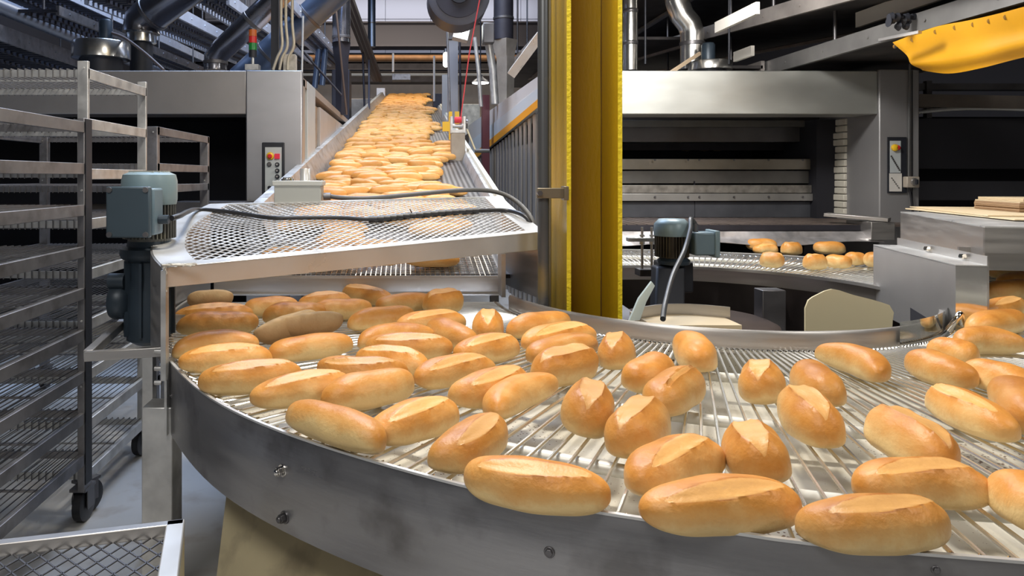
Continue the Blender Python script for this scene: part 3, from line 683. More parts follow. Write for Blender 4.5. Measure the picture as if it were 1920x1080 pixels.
# ------------------------------------------------------------------ gear motor left of the hood
gm = thing('gear_motor', (-1.06, 2.78, .70), 'blue grey gear motor with square terminal box left of the hood', 'motor')
cx, cy = -1.005, 2.80
MB().lathe((cx, cy, 0), [(.100, 1.34), (.104, 1.36), (.104, 1.43), (.098, 1.455), (.075, 1.465), (.03, 1.467)], 40).build('fan_cowl', MOTOR, gm)
m = MB()
for k in range(-4, 5):
    w = math.sqrt(max(0, .075 ** 2 - (k * .016) ** 2)); m.box(cx - w, cx + w, cy + k * .016 - .003, cy + k * .016 + .003, 1.464, 1.470)
m.build('fan_grille', mat('dusty_grille', (.40, .40, .36), .1, .7), gm)
m = MB(); m.lathe((cx, cy, 0), [(.080, 1.20), (.080, 1.35)], 32)
for k in range(40):
    a = 2 * math.pi * k / 40; d = Vector((math.cos(a), math.sin(a), 0)); m.bar(Vector((cx, cy, 1.21)) + d * .088, Vector((cx, cy, 1.345)) + d * .088, .004, .022, up=d)
m.build('cooling_fins', mat('tan_fins', (.12, .12, .11), .3, .5, dirt=(.4, .38, .28), dirt_scale=12), gm)
m = MB().box(cx - .070, cx + .088, cy - .20, cy - .10, 1.235, 1.405); m.box(cx - .05, cx + .05, cy - .12, cy - .04, 1.26, 1.38)
m.build('terminal_box', mat('slate_blue_paint', (.11, .165, .20), .1, .42, var=.1), gm, .008)
m = MB().box(cx - .078, cx + .080, cy - .222, cy - .196, 1.228, 1.412); m.build('terminal_lid', mat('slate_blue_lid', (.05, .075, .095), .1, .40, var=.1), gm, .006)
for x in (cx - .064, cx + .066):
    for z in (1.240, 1.400): MB().cyl((x, cy - .228, z), (x, cy - .215, z), .010, 12).build('lid_screw', STEEL_D, gm)
MB().cyl((cx + .08, cy - .15, 1.29), (cx + .125, cy - .15, 1.29), .017, 8).build('cable_gland', MOTOR_D, gm)
MB().lathe((cx, cy, 0), [(.05, .80), (.085, .82), (.088, .86), (.086, 1.00), (.075, 1.06), (.080, 1.12), (.105, 1.135), (.110, 1.15), (.108, 1.17), (.085, 1.18), (.08, 1.20)], 24).build('gear_housing', MOTOR_D, gm)
m = MB()
for k in range(8):
    a = 2 * math.pi * k / 8; d = Vector((math.cos(a), math.sin(a), 0)); m.bar(Vector((cx, cy, .84)) + d * .09, Vector((cx, cy, 1.12)) + d * .088, .010, .02, up=d)
m.build('housing_rib', MOTOR_D, gm)
m = MB().lathe((cx - .10, cy - .03, .97), [(.065, -.03), (.070, -.02), (.070, .02), (.05, .04)], 24, 'X'); m.lathe((cx - .09, cy - .06, 1.05), [(.03, -.04), (.03, .02)], 16, 'X')
m.build('side_flange', MOTOR_D, gm)
# square tube bracket that carries it
br = thing('motor_bracket', (-1.0, 2.4, .75), 'triangular square tube bracket beneath the left gear motor', 'bracket')
q1 = wp(160, 668, 2.32); q2 = wp(306, 658, 2.32); q3 = wp(232, 604, 2.85)
MB().bar(q1, q2, .030, .030).build('front_bar', STEEL, br, .002)
MB().bar(q1 + Vector((0, .02, 0)), q3, .030, .030).build('diagonal_bar', STEEL, br, .002)
m = MB().box(-1.03, -.99, 2.79, 2.83, .02, .80); m.build('post', GALV, br)
m = MB().bar((q3.x, 2.85, q3.z), (-.88, 2.95, q3.z), .03, .03); m.build('rear_bar', STEEL, br)

# ------------------------------------------------------------------ yellow column, conduit
col = thing('yellow_column', (.80, 3.3, 0), 'tall yellow painted steel H column rising through the picture', 'column')
YF, YW, YBk = 3.10, 3.37, 3.64; XL, XR = (1063 - VX) * YF / F, (1166 - VX) * YF / F
MB().box(XL + .004, XR - .004, YW, YW + .014, 0, 9.3).build('web', YEL, col)
for x in (XL, XR - .016):
    MB().box(x, x + .016, YF, YBk, 0, 9.3).build('flange', YEL, col, .003)
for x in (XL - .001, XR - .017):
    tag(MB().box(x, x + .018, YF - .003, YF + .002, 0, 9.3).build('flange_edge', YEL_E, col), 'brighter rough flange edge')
tag(MB().tube([(XR - .017 + .001 * math.sin(k * 1.3), YW - .003, k * .12 + .4) for k in range(40)], .0026, 5).build('seam_crack', mat('dark_seam', (.10, .05, .01), 0, .8), col), 'dark crack line where web and flange meet')
MB().box(XL - .06, XR + .06, YF - .03, YBk + .03, 0, .02).build('base_plate', STEEL_D, col)
cd = thing('wall_conduit', (.56, 3.12, 0), 'dark grey vertical conduit pipe fixed to the left of the yellow column', 'conduit')
cxp = (1019 - VX) * 3.12 / F
MB().cyl((cxp, 3.12, .02), (cxp, 3.12, 9.3), .0255, 20).build('pipe', mat('grey_pipe', (.10, .105, .11), .5, .35, dirt=(.5, .35, .02), dirt_scale=5, dirt_amt=.25), cd)
MB().cyl((cxp + .06, 3.3, .02), (cxp + .06, 3.3, 9.3), .010, 12).build('thin_pipe', mat('thin_grey_pipe', (.35, .35, .36), .6, .4), cd)
z = CH - (362 - VY) * 3.1 / F
m = MB().box(cxp - .035, XL, 3.075, 3.090, z - .022, z + .022); m.cyl((cxp, 3.12, z - .018), (cxp, 3.12, z + .018), .031, 18); m.box(XL - .02, XL + .0, 3.06, 3.13, z - .03, z + .03)
m.build('pipe_clamp', mat('bronze_clamp', (.20, .17, .12), .7, .45), cd, .003)
MB().cyl((cxp - .025, 3.06, z), (cxp - .025, 3.08, z), .012, 6).build('clamp_bolt', STEEL_D, cd)

# ------------------------------------------------------------------ wheeled racks on the left
def caster(parent, x, y, zt, r=.07, ang=0.0):
    M = Matrix.Translation((x, y, 0)) @ Matrix.Rotation(ang, 4, 'Z')
    w = MB().lathe((0, 0, 0), [(r * .82, -.021), (r, -.017), (r, .017), (r * .82, .021)], 28, 'X'); w.lathe((0, 0, 0), [(r * .3, -.024), (r * .3, .024)], 16, 'X')
    w.v = [tuple(M @ (Vector(v) + Vector((0, .02, r)))) for v in w.v]; wo = w.build('caster_wheel', RUBBER, parent)
    f = MB().box(-.032, -.028, -.01, .05, r * .8, zt - .008); f.box(.028, .032, -.01, .05, r * .8, zt - .008); f.box(-.034, .034, -.035, .06, zt - .012, zt)
    f.v = [tuple(M @ Vector(v)) for v in f.v]; f.build('caster_fork', STEEL_D, parent)
def rack(label, xr, ln, y0, y1, Hh, levels, postm, railm, endonly=None, pw=.045, wire=WIRE, zbot=.17, pd=.02, cover=False):
    t = thing('bread_rack', (xr - ln / 2, (y0 + y1) / 2, 0), label, 'rack', 'wheeled wire shelf racks')
    for x in (xr, xr - ln):
        for y in (y0, y1):
            m = MB(); sx = -1 if x == xr else 1; sy = 1 if y == y0 else -1
            m.box(min(x, x + sx * pw), max(x, x + sx * pw), min(y, y + sy * pd), max(y, y + sy * pd), zbot - .03, Hh)
            p = m.build('post', postm, t, .002)
            if cover: MB().box(x + .001 if sx < 0 else x - .004, x + .004 if sx < 0 else x - .001, min(y, y + sy * pd) + .006, max(y, y + sy * pd) - .006, zbot, Hh - .004).build('post_dark_side', BLACKM, p)  # added black plate stands in for the post's shaded outer side
            m = MB()
            for z in [Hh - .03 - .27 * k for k in range(int((Hh - .3) / .27))]: m.cyl((x + sx * pw * .4, min(y, y + sy * pd) - .003, z), (x + sx * pw * .4, min(y, y + sy * pd), z), .0045, 8)
            m.build('rivet', STEEL_L, p)
            caster(t, x + sx * .03, y + sy * .03, zbot - .02, ang=random.uniform(-.5, .5))
    for x in (xr, xr - ln):
        for z in levels:
            m = MB(); sx = -1 if x == xr else 1
            m.box(min(x, x + sx * .018), max(x, x + sx * .018), y0 + .006, y1 - .006, z - .026, z + .020); m.build('end_rail', railm, t, .002)
    for z in levels:
        m = MB(); nw = int((ln - .06) / .030)
        for k in range(nw + 1):
            x = xr - .03 - k * .030
            m.tube([(x, y0 + .002, z - .022), (x, y0 + .002, z + .016), (x, y1 - .002, z + .016), (x, y1 - .002, z - .022)], .0024, 5)
        s = m.build('wire_shelf', wire, t)
        m = MB()
        for y in (y0 + .008, y1 - .018): m.box(xr - ln + .02, xr - .02, y, y + .010, z - .018, z + .012)
        m.bar((xr - ln + .02, (y0 + y1) / 2, z + .01), (xr - .02, (y0 + y1) / 2, z + .01), .008, .008)
        m.build('shelf_edge', railm, s)
    return t
rack('dull dark posted wire rack nearest the camera at the left edge', -1.338, 1.05, 2.26, 3.046, 1.69, [1.655 - .172 * k for k in range(9)], GALV_D, GALV_D, pw=.028, pd=.07, cover=True)
rack('tallest pale galvanised rack standing behind the dark posted rack', -1.362, 1.15, 3.062, 3.76, 1.94, [1.89 - .2145 * k for k in range(9)], GALV, GALV)
rack('low riveted grey rack standing furthest back before the left oven', -1.365, 1.15, 3.92, 4.95, 1.72, [1.70, 1.50, 1.38, 1.18, .97, .76, .55, .34], GALV_D, GALV_D, pw=.055, pd=.04)

# cart corner at the bottom left
ct = thing('mesh_topped_cart', (-.75, 1.6, 0), 'low metal cart with diamond mesh top at the bottom left corner', 'cart')
K = Vector((-.545, 1.755, .60)); U = Vector((-.970, -.245, 0)).normalized(); V = Vector((.245, -.970, 0)).normalized()
m = MB().bar(K + V * .012, K + U * .62 + V * .012, .026, .030, (0, 0, 1)); m.build('top_rail', STEEL, ct, .003)
m = MB().bar(K + U * .02, K + U * .02 + V * .5, .042, .030); m.build('top_rail', STEEL_L, ct, .003)
m = MB().bar(K + U * .60, K + U * .60 + V * .5, .03, .030); m.build('top_rail', STEEL, ct, .003)
m = MB().bar(K + V * .49, K + U * .62 + V * .49, .03, .030); m.build('top_rail', STEEL, ct, .003)
for a, b in ((.015, .012), (.60, .012), (.015, .49), (.60, .49)):
    c = K + U * a + V * b; MB().bar((c.x, c.y, .02), (c.x, c.y, .59), .03, .03, U).build('leg', STEEL_D if a > .1 else BRASS, ct, .002)
m = MB(); n1, n2 = 13, 16
for j in range(n2):
    pts = []
    for i in range(n1 * 2 + 1):
        pts.append(K + U * (.03 + .56 * i / (n1 * 2)) + V * (.02 + .47 * (j + .5 + (.5 if (i + j) % 2 else -.5)) / n2) + Vector((0, 0, -.012)))
    for a, b in zip(pts, pts[1:]): m.bar(a, b, .0035, .003)
m.build('diamond_mesh', mat('dark_mesh', (.12, .12, .13), .7, .45), ct)
m = MB().box(0, .56, 0, .46, .08, .10); m.v = [tuple(K + U * (v[0] + .03) + V * (v[1] + .02) - Vector((0, 0, .6 - v[2]))) for v in m.v]
m.build('lower_tray', DARK2, ct)

# ------------------------------------------------------------------ ovens
OY = 6.3; OT = 2.372; OB = CH + (VY - 214) * OY / F
# right oven
ro = thing('tunnel_oven', (2.9, OY, 0), 'right hand steel tunnel oven with wide dark mouth and rollers inside', 'oven')
xa, xb, xc = 1.27, (1646 - VX) * OY / F, (1721 - VX) * OY / F
MB().box(xa, xb - .002, OY, OY + .35, OB, OT).build('front_beam', mat('pale_beam_steel', (.55, .56, .53), .75, .42, var=.10, vscale=1.6, vstretch=(1, 1, 3), rvar=.08), ro, .008)  # front beam in a paler brushed steel
MB().box(xb, xc, OY - .02, OY + .9, 0, OT + .01).build('end_cabinet', mat('satin_cabinet_steel', (.33, .325, .33), .45, .42, var=.06, vscale=2), ro, .010)
MB().box((1706 - VX) * OY / F, (1707 - VX) * OY / F + .004, OY - .024, OY - .02, 0, OT).build('door_gap', DARK, ro)
MB().box(xa, xc, OY + .9, 16.5, OB - .2, OT - .02).build('top_casing', STEEL_D, ro)
m = MB().box(xa, xa + .04, OY + .0, 16.5, 0, OB); MS = m.build('side_casing', STEEL_D, ro)
MB().box(xc - .5, xc - .02, OY + .9, 16.5, 0, OB).build('side_casing', STEEL_D, ro)
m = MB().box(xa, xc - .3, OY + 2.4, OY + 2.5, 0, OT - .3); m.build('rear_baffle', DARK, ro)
yi = 7.0; xi = (1520 - VX) * yi / F
def ib(name, ya, yb, Y, mm, x1=None, th=.05, sub=None):
    z0 = CH - (yb - VY) * Y / F; z1 = CH - (ya - VY) * Y / F
    return MB().box(xa + .04, x1 or xi, Y, Y + th, z0, z1).build(name, mm, ro, .004)
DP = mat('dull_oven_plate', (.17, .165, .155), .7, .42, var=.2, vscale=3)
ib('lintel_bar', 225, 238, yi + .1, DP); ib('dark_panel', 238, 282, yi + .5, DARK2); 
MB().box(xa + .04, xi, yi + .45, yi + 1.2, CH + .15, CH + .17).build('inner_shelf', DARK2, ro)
ib('roller_housing', 298, 318, yi, mat('warm_oven_plate', (.32, .29, .24), .75, .38, var=.2, vscale=3)); ib('roller_housing', 320, 344, yi + .03, DP)
ib('scraper_bar', 347, 362, yi - .02, mat('rough_plate', (.30, .28, .25), .7, .45, var=.3, vscale=16)); ib('bolted_bar', 363, 377, yi - .04, mat('pale_oven_bar', (.40, .39, .37), .75, .4, var=.12)); ib('lower_panel', 378, 408, yi, mat('slate_plate', (.09, .095, .11), .5, .45, var=.2))
m = MB()
for px in (1228, 1290, 1311, 1376, 1441, 1505):
    for py in (300, 369): c = wp(px, py, yi - .045); m.cyl(c, c + Vector((0, -.008, 0)), .010, 8)
m.build('bolt_row', STEEL_D, ro)
m = MB().box((1302 - VX) * yi / F, (1303 - VX) * yi / F, yi - .005, yi + .02, CH - .45, CH - .05); m.build('plate_joint', DARK, ro)
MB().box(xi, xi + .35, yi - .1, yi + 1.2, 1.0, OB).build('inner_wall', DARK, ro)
# stack of pale pads hanging at the right of the mouth
m = MB(); px0, px1 = 1582, 1634; Yp = 6.75; rr = random.Random(2)
for k in range(14):
    za = CH - (222 + k * 13 - VY) * Yp / F; zb = CH - (222 + (k + 1) * 13 - 1.5 - VY) * Yp / F; j = rr.uniform(-.012, .012)
    m.box((px0 - VX) * Yp / F + j, (px1 - VX) * Yp / F + j * .5, Yp - abs(j), Yp + .18, zb, za)
m.build('curtain_pad_stack', FABRIC, ro, .008)
# hearth belt and lip
m = MB(); zh = 1.045
for k in range(36):
    xk = xa + .05 + k * (xi + .45 - xa) / 36; m.box(xk, xk + (xi + .45 - xa) / 36 - .012, OY - .28, yi + .1, zh - .02, zh)
m.build('hearth_slats', mat('sooty_brown_slats', (.13, .10, .085), .3, .55, var=.35, vscale=9), ro)
MB().box(xa + .05, (1650 - VX) * 6 / F, OY - .30, OY - .27, zh - .05, zh - .004).build('hearth_lip', DARK2, ro)
P = []
for i in range(25):
    x = lerp(1.35, (1648 - VX) * 5.95 / F, i / 24); z = 1.0 - .05 * (1 - (i / 24)) ; P.append([Vector((x, OY - .32, zh - .055)), Vector((x, OY - .36 - .04 * math.sin(i * .9), zh - .10)), Vector((x, OY - .42, .90 - .02 * math.sin(i * .5)))])
tag(MB().grid(P, .004).build('apron', mat('smeared_steel', (.50, .48, .48), .7, .38, var=.3, vscale=9), ro), 'smeared pale steel apron below the hearth')
MB().bar(wp(1548, 402, 6.2), wp(1668, 412, 5.9), .16, .03).build('side_ledge', STEEL, ro, .003)
MB().box((1628 - VX) * 5.9 / F, (1672 - VX) * 5.9 / F, 5.86, 6.2, .93, 1.075).build('ledge_box', STEEL, ro, .004)
cp = part_empty('control_panel', wp(1681, 310, OY - .03), ro)
def rect(mb, x0, x1, y0, y1, Y, th=.01):
    a = wp(x0, y0, Y); b = wp(x1, y1, Y); mb.box(a.x, b.x, Y, Y + th, b.z, a.z); return mb
rect(MB(), 1665, 1700, 257, 362, OY - .034, .012).build('recess_frame', BLACKM, cp)
rect(MB(), 1669, 1689, 264, 324, OY - .038, .005).build('face_plate', PALEPAINT, cp); rect(MB(), 1668, 1691, 325, 359, OY - .038, .005).build('lower_plate', WHITEP, cp)
for (x, y, mm, r) in ((1677, 277, YBTN, .030), (1682, 277, RED, .022)):
    c = wp(x, y, OY - .04); MB().lathe(c, [(r, 0), (r, -.015), (r * .6, -.024)], 20, 'Y').build('stop_button', mm, cp)
m = MB()
for k in range(9): c = wp(1671 + k * 1.9, 293 + k * 3.2, OY - .04); m.box(c.x - .006, c.x + .006, c.y - .003, c.y, c.z - .006, c.z + .006)
for k in range(6): c = wp(1672 + k * 2.6, 334 + k * 3.6, OY - .04); m.box(c.x - .005, c.x + .005, c.y - .003, c.y, c.z - .004, c.z + .004)
m.build('key_marks', STEEL_D, cp)
sb = thing('switch_box', wp(1713, 341, OY - .03), 'small beige rotary switch box on the right oven cabinet edge', 'switch')
rect(MB(), 1701, 1725, 331, 352, OY - .09, .06).build('box', mat('beige_box', (.40, .35, .29), .1, .5), sb, .008)
c = wp(1715, 341, OY - .095); MB().lathe(c, [(.035, 0), (.03, -.015)], 20, 'Y').build('dial', STEEL, sb); MB().box(c.x - .008, c.x + .008, c.y - .035, c.y - .015, c.z - .02, c.z + .02).build('knob', BLACKM, sb)
tag(MB().tube(smooth_pts([wp(1706, 120, OY - .04), wp(1705, 200, OY - .04), wp(1704, 330, OY - .04)]), .009, 8).build('wall_cable', CABLE_G), 'thin conduit running down the right oven cabinet to the switch box', 'cable')
tag(MB().tube(smooth_pts([wp(1705, 352, OY - .05), wp(1709, 375, OY - .05), wp(1712, 400, OY - .05)]), .009, 8).build('wall_cable', RUBBER), 'black cable hanging below the beige switch box', 'cable')

# left oven
lo = thing('tunnel_oven', (-3.4, OY, 0), 'left hand steel tunnel oven behind the wire racks', 'oven')
lb, lc = (462 - VX) * OY / F, (567 - VX) * OY / F
MB().box(-6.2, lb - .002, OY, OY + .35, OB, OT).build('front_beam', mat('grey_front_plate', (.40, .385, .38), .55, .42, var=.06), lo, .008)
MB().box(lb, lc, OY - .02, OY + .06, 0, OT + .0).build('end_cabinet', mat('cool_brushed_steel', (.46, .46, .48), .8, .40, var=.08, vscale=2, vstretch=(1, 1, 2)), lo, .01)
MB().box(lb, lc - .03, OY + .06, OY + .34, 0, OT - .03).build('cabinet_body', STEEL_D, lo)
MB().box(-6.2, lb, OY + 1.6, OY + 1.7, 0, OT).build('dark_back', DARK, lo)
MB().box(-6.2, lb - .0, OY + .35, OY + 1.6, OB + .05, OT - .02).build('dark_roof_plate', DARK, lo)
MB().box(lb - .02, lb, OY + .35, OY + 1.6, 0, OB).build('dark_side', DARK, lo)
for (y0_, y1_, mm, nm, inset) in ((6.64, 7.2, PALEPAINT, 'door_panel', 0), (7.2, 7.67, mat('lagging', (.32, .25, .18), 0, .8, var=.4, vscale=14), 'insulation_strip', .04), (7.67, 9.4, mat('side_panel_grey', (.47, .45, .44), .3, .45, var=.05), 'side_panel', .01), (9.41, 11.3, MATS['side_panel_grey'], 'side_panel', .01)):
    MB().box(-1.4, -.925 - inset, y0_, y1_ - .01, 0, OT - .05 - (.14 if y0_ > 7 else 0)).build(nm, mm, lo, .004)
m = MB().box(-1.3, -1.02, 6.35, 6.64, 0, OT - .1); m.build('cable_gap', DARK2, lo)
MB().box(-1.0, -.93, 6.36, 6.50, 0, OT - .06).build('jamb', mat('tan_jamb', (.42, .36, .30), .2, .5), lo)
MB().box(-1.3, -.93, 6.36, 11.3, OT - .12, OT - .05).build('top_rail', mat('tan_rail', (.36, .31, .27), .2, .5), lo)
MB().box(-6.2, lb, OY - .25, OY + 1.2, 1.12, 1.16).build('hearth', mat('dull_hearth', (.16, .15, .15), .6, .45, var=.3), lo)
MB().box((325 - VX) * 5.9 / F, (462 - VX) * 5.9 / F, 5.85, 6.2, 1.15, 1.24).build('hearth_guard', STEEL_D, lo, .003)
cp = part_empty('control_panel', wp(511, 318, OY - .05), lo)
rect(MB(), 491, 533, 267, 377, OY - .045, .024).build('frame', BLACKM, cp, .006)
rect(MB(), 497, 528, 276, 368, OY - .050, .008).build('face_plate', PALEPAINT, cp)
for (x, y, mm, r, nm) in ((507, 292.5, YBTN, .033, 'stop_ring'), (506, 293, RED, .020, 'stop_button'), (505, 308, STEEL_D, .020, 'selector'), (520, 308.5, BLACKM, .019, 'push_button'), (520, 320, BLACKM, .019, 'push_button'), (520, 331, BLACKM, .019, 'push_button'), (505.5, 352, BLACKM, .017, 'push_button'), (505.5, 362.5, BLACKM, .017, 'push_button')):
    c = wp(x, y, OY - .052 - (.014 if nm == 'stop_button' else 0)); MB().lathe(c, [(r, 0), (r, -.010), (r * .7, -.018)], 20, 'Y').build(nm, mm, cp)
    if nm == 'push_button' and x == 520: MB().lathe(c + Vector((0, -.012, 0)), [(r * .5, 0), (r * .45, -.012)], 16, 'Y').build('button_cap', STEEL, cp)
c = wp(520, 293, OY - .054); MB().box(c.x - .022, c.x + .022, c.y - .012, c.y, c.z - .022, c.z + .022).build('lit_switch', mat('red_window', (.5, .02, .04), 0, .3, emit=(.9, .05, .1), estr=.3), cp)
# signal tower
st = thing('signal_tower', wp(474, 118, 6.5), 'stack light with orange, red and green lenses on the left oven', 'signal light')
c = wp(474, 128, 6.5)
for (z0, z1, mm, nm) in ((.0, .07, STEEL_L, 'stem'), (.07, .13, BLACKM, 'base'), (.132, .195, GREEN, 'green_lens'), (.197, .255, RED, 'red_lens'), (.257, .315, ORNG, 'orange_lens'), (.315, .325, STEEL_D, 'cap')):
    MB().lathe(c, [(.014 if nm == 'stem' else .036, z0 + .03), (.014 if nm == 'stem' else .036, z1 + .03)], 20).build(nm, mm, st)
MB().box(c.x - .06, c.x + .06, c.y - .05, c.y + .05, c.z - .02, c.z + .03).build('mount', GALV, st)
# steel plinth and pale conduits on the cabinet top
pts0 = (526, 535, 547)
for i, px in enumerate(pts0):
    lab = ('leftmost', 'middle', 'rightmost')[i]
    a = [wp(px + 2, -40, 6.4), wp(px + 1, 40, 6.4), wp(px + (4 if i else 3), 85, 6.4), wp(px - 6, 108, 6.4), wp(px - 14 + i * 3, 131, 6.4)]
    tag(MB().tube(smooth_pts(a), .013, 10).build('conduit', mat('cream_conduit', (.55, .50, .40), .3, .4)), f'{lab} of the three pale bent conduits above the left oven cabinet', 'conduit', 'conduits above the left oven cabinet')
c = wp(543, 122, 6.45); tag(MB().box(c.x - .05, c.x + .06, 6.40, 6.5, OT, c.z + .09).build('cable_block', mat('rough_block', (.45, .42, .37), 0, .7, var=.3, vscale=20), None, .004), 'rough pale block on top of the left oven cabinet corner', 'block')
tag(MB().box((508 - VX) * 6.6 / F, (522 - VX) * 6.6 / F, 6.6, 6.66, OT - .05, 9.3).build('black_post', BLACKM), 'thick black vertical post above the left oven', 'post')

# ------------------------------------------------------------------ sloping chute and ribbed wall at the left of the right oven
ch = thing('slanting_conveyor_cover', (1.2, 8, 0), 'pale grey slanting conveyor cover with an orange stripe behind the yellow column', 'conveyor cover')
XC = 1.235
def cy_(px): return XC * F / (px - VX)
def cpt(px, py, dxx=0): Y = cy_(px); return Vector((XC + dxx, Y, CH - (py - VY) * Y / F))
def edge(pxs, top, bot, name, mm, th, off=0.0):
    A = [cpt(px, top[0] + (top[1] - top[0]) * (px - 878) / 162, off) for px in pxs]; B = [cpt(px, bot[0] + (bot[1] - bot[0]) * (px - 878) / 162, off) for px in pxs]
    return MB().grid([[a, b] for a, b in zip(A, B)], Vector((th, 0, 0)), False).build(name, mm, ch)
pxs = [878 + i * 8 for i in range(24)]
edge(pxs, (235, 119), (269, 141), 'upper_cover', mat('warm_grey_cover', (.62, .59, .56), .1, .5), .05, .012)
edge(pxs, (268, 140), (309, 176), 'side_plate', mat('pale_blue_grey_plate', (.62, .67, .69), .1, .45), .04, .0)
edge(pxs, (297, 160), (309, 176), 'orange_stripe', ORANGE, .004, -.006)
m = MB(); k = 0; y = 6.35
while y < 15.8:
    zt = cpt(VX + XC * F / y, 311 - 134 * (VX + XC * F / y - 878) / 162).z - .02
    zt = min(zt, 2.2)
    m.box(XC + (.02 if k % 2 else .045), XC + .06, y, y + .14, .0, zt); y += .15; k += 1
tag(m.build('ribbed_side', RIBBED), 'tall ribbed metal cladding below the slanting cover', 'cladding')
# small clutter behind it: valve post
vp = thing('valve_post', wp(896, 330, 13.5), 'yellow piped valve post below the foot of the slanting cover', 'pipework')
MB().cyl(wp(893, 300, 13.2), wp(893, 350, 13.2), .05, 10).build('pipe', YBTN, vp); MB().cyl(wp(905, 318, 13.2), wp(898, 322, 13.0), .06, 10).build('valve', BLACKM, vp)

# ------------------------------------------------------------------ winch with red rope beside the conveyor
YWc = 8.0
wn = thing('hand_winch', wp(855, 240, YWc), 'hand crank winch with red rope drum beside the rising conveyor', 'winch')
rect(MB(), 846, 872, 248, 310, YWc, .16).build('post', OLDMETAL, wn, .004)
m = MB(); rect(m, 845, 849, 218, 250, YWc, .14); rect(m, 869, 873, 218, 250, YWc, .14); rect(m, 845, 873, 243, 249, YWc - .01, .16); m.build('frame', GALV, wn)
a = wp(846, 236, YWc + .06); b = wp(873, 236, YWc + .06); MB().cyl(a, b, .022, 14).build('axle', GALV, wn)
m = MB()
for k in range(8): c = wp(853 + k * 1.7, 225, YWc + .06); m.lathe(c, [(.032, -.006), (.038, 0), (.032, .006)], 18, 'X')
m.build('rope_drum', REDROPE, wn)
m = MB().lathe(wp(875, 232, YWc + .06), [(.055, -.01), (.055, .01)], 18, 'X'); m.build('gear', STEEL_D, wn)
MB().tube([wp(876, 243, YWc - .02), wp(891, 281, YWc - .12)], .010, 8).build('crank_arm', BRASS, wn)
MB().lathe(wp(904, 283, YWc - .12), [(.020, -.08), (.022, 0), (.020, .08)], 16, 'X').build('crank_handle', CABLE_G, wn)
tag(MB().tube([wp(864, 220, YWc + .06), wp(880, 100, 7.7), wp(905, -30, 7.4)], .007, 8).build('red_rope', REDROPE), 'taut red rope rising from the winch to the roof', 'rope')
yb = thing('yellow_guard_box', wp(848, 260, 9.0), 'small yellow machine frame behind the hand winch', 'frame')
rect(MB(), 842, 848, 209, 262, 9.0, .1).build('frame_bar', YBTN, yb); rect(MB(), 853, 861, 209, 240, 9.1, .06).build('frame_bar', YBTN, yb); rect(MB(), 830, 842, 228, 246, 9.0, .08).build('panel', YBTN, yb)

# ------------------------------------------------------------------ second motor and bits inside the ring
g2 = thing('gear_motor', (1.46, 4.0, .6), 'small blue grey motor with side terminal box inside the ring', 'motor')
cx, cy = 1.458, 3.98
MB().lathe((cx, cy, 0), [(.094, 1.12), (.096, 1.13), (.094, 1.185), (.068, 1.213), (.0, 1.214)], 32).build('fan_cowl', MOTOR, g2)
m = MB().lathe((cx, cy, 0), [(.07, 1.0), (.07, 1.12)], 24)
for k in range(34):
    a = 2 * math.pi * k / 34; d = Vector((math.cos(a), math.sin(a), 0)); m.bar(Vector((cx, cy, 1.005)) + d * .078, Vector((cx, cy, 1.12)) + d * .078, .004, .026, up=d)
m.build('cooling_fins', mat('greasy_fins', (.07, .06, .045), .4, .35, var=.4, vscale=9), g2)
MB().lathe((cx + .01, cy, 0), [(.055, .955), (.085, .965), (.088, .985), (.070, 1.0), (.06, 1.02)], 24).build('flange', MOTOR_D, g2)
m = MB().box(cx + .09, cx + .205, cy - .10, cy + .02, 1.02, 1.145); m.build('terminal_box', mat('slate_blue_box2', (.14, .20, .235), .1, .4, var=.15), g2, .010)
MB().box(cx + .195, cx + .222, cy - .11, cy + .03, 1.01, 1.155).build('terminal_lid', MOTOR, g2, .006)
MB().cyl((cx + .115, cy - .04, 1.145), (cx + .115, cy - .04, 1.19), .015, 8).build('cable_gland', STEEL_D, g2)
m = MB().prism([(cx - .10, cy - .05, .955), (cx + .06, cy - .05, .955), (cx - .04, cy - .30, .60), (cx - .20, cy - .30, .60)], (0, .10, 0)); m.build('gear_housing', BLACKM, g2, .012)
MB().box(cx - .05, cx + .13, cy + .02, cy + .16, .80, .97).build('bracket_plate', BLACKM, g2, .01)
c = [(cx + .115, cy - .04, 1.19), (cx + .10, cy - .05, 1.215), (cx + .06, cy - .12, 1.19), (cx - .0, cy - .3, 1.0), (cx - .05, cy - .62, .89)]
tag(MB().tube(smooth_pts([(cx + .115, cy - .04, 1.185), (cx + .085, cy - .05, 1.215), (cx + .055, cy - .12, 1.16)] + [tuple(wp(*q)) for q in ((1283, 470, 3.75), (1262, 515, 3.55), (1247, 570, 3.35), (1243, 598, 3.2))]), .0125, 10).build('motor_cable', mat('dark_grey_cable', (.06, .065, .07), 0, .4)), 'thick dark cable looping from the motor inside the ring', 'cable')
tr = thing('threaded_rod_clamp', wp(1205, 500, 4.2), 'clamp with two threaded rods and a flat bar left of the inner motor', 'clamp')
for px in (1204, 1222):
    MB().cyl(wp(px, 426, 4.2), wp(px, 505, 4.2), .0075, 8).build('threaded_rod', STEEL, tr)
    MB().cyl(wp(px, 452, 4.2), wp(px, 458, 4.2), .015, 6).build('nut', STEEL_L, tr)
    MB().cyl(wp(px, 440, 4.2), wp(px, 444, 4.2), .015, 6).build('nut', STEEL_L, tr)
MB().bar(wp(1176, 449, 4.2), wp(1232, 449, 4.2), .05, .022).build('flat_bar', STEEL_L, tr, .002)
MB().bar(wp(1195, 510, 4.2), wp(1250, 510, 4.2), .10, .04).build('lower_block', STEEL_D, tr, .003)
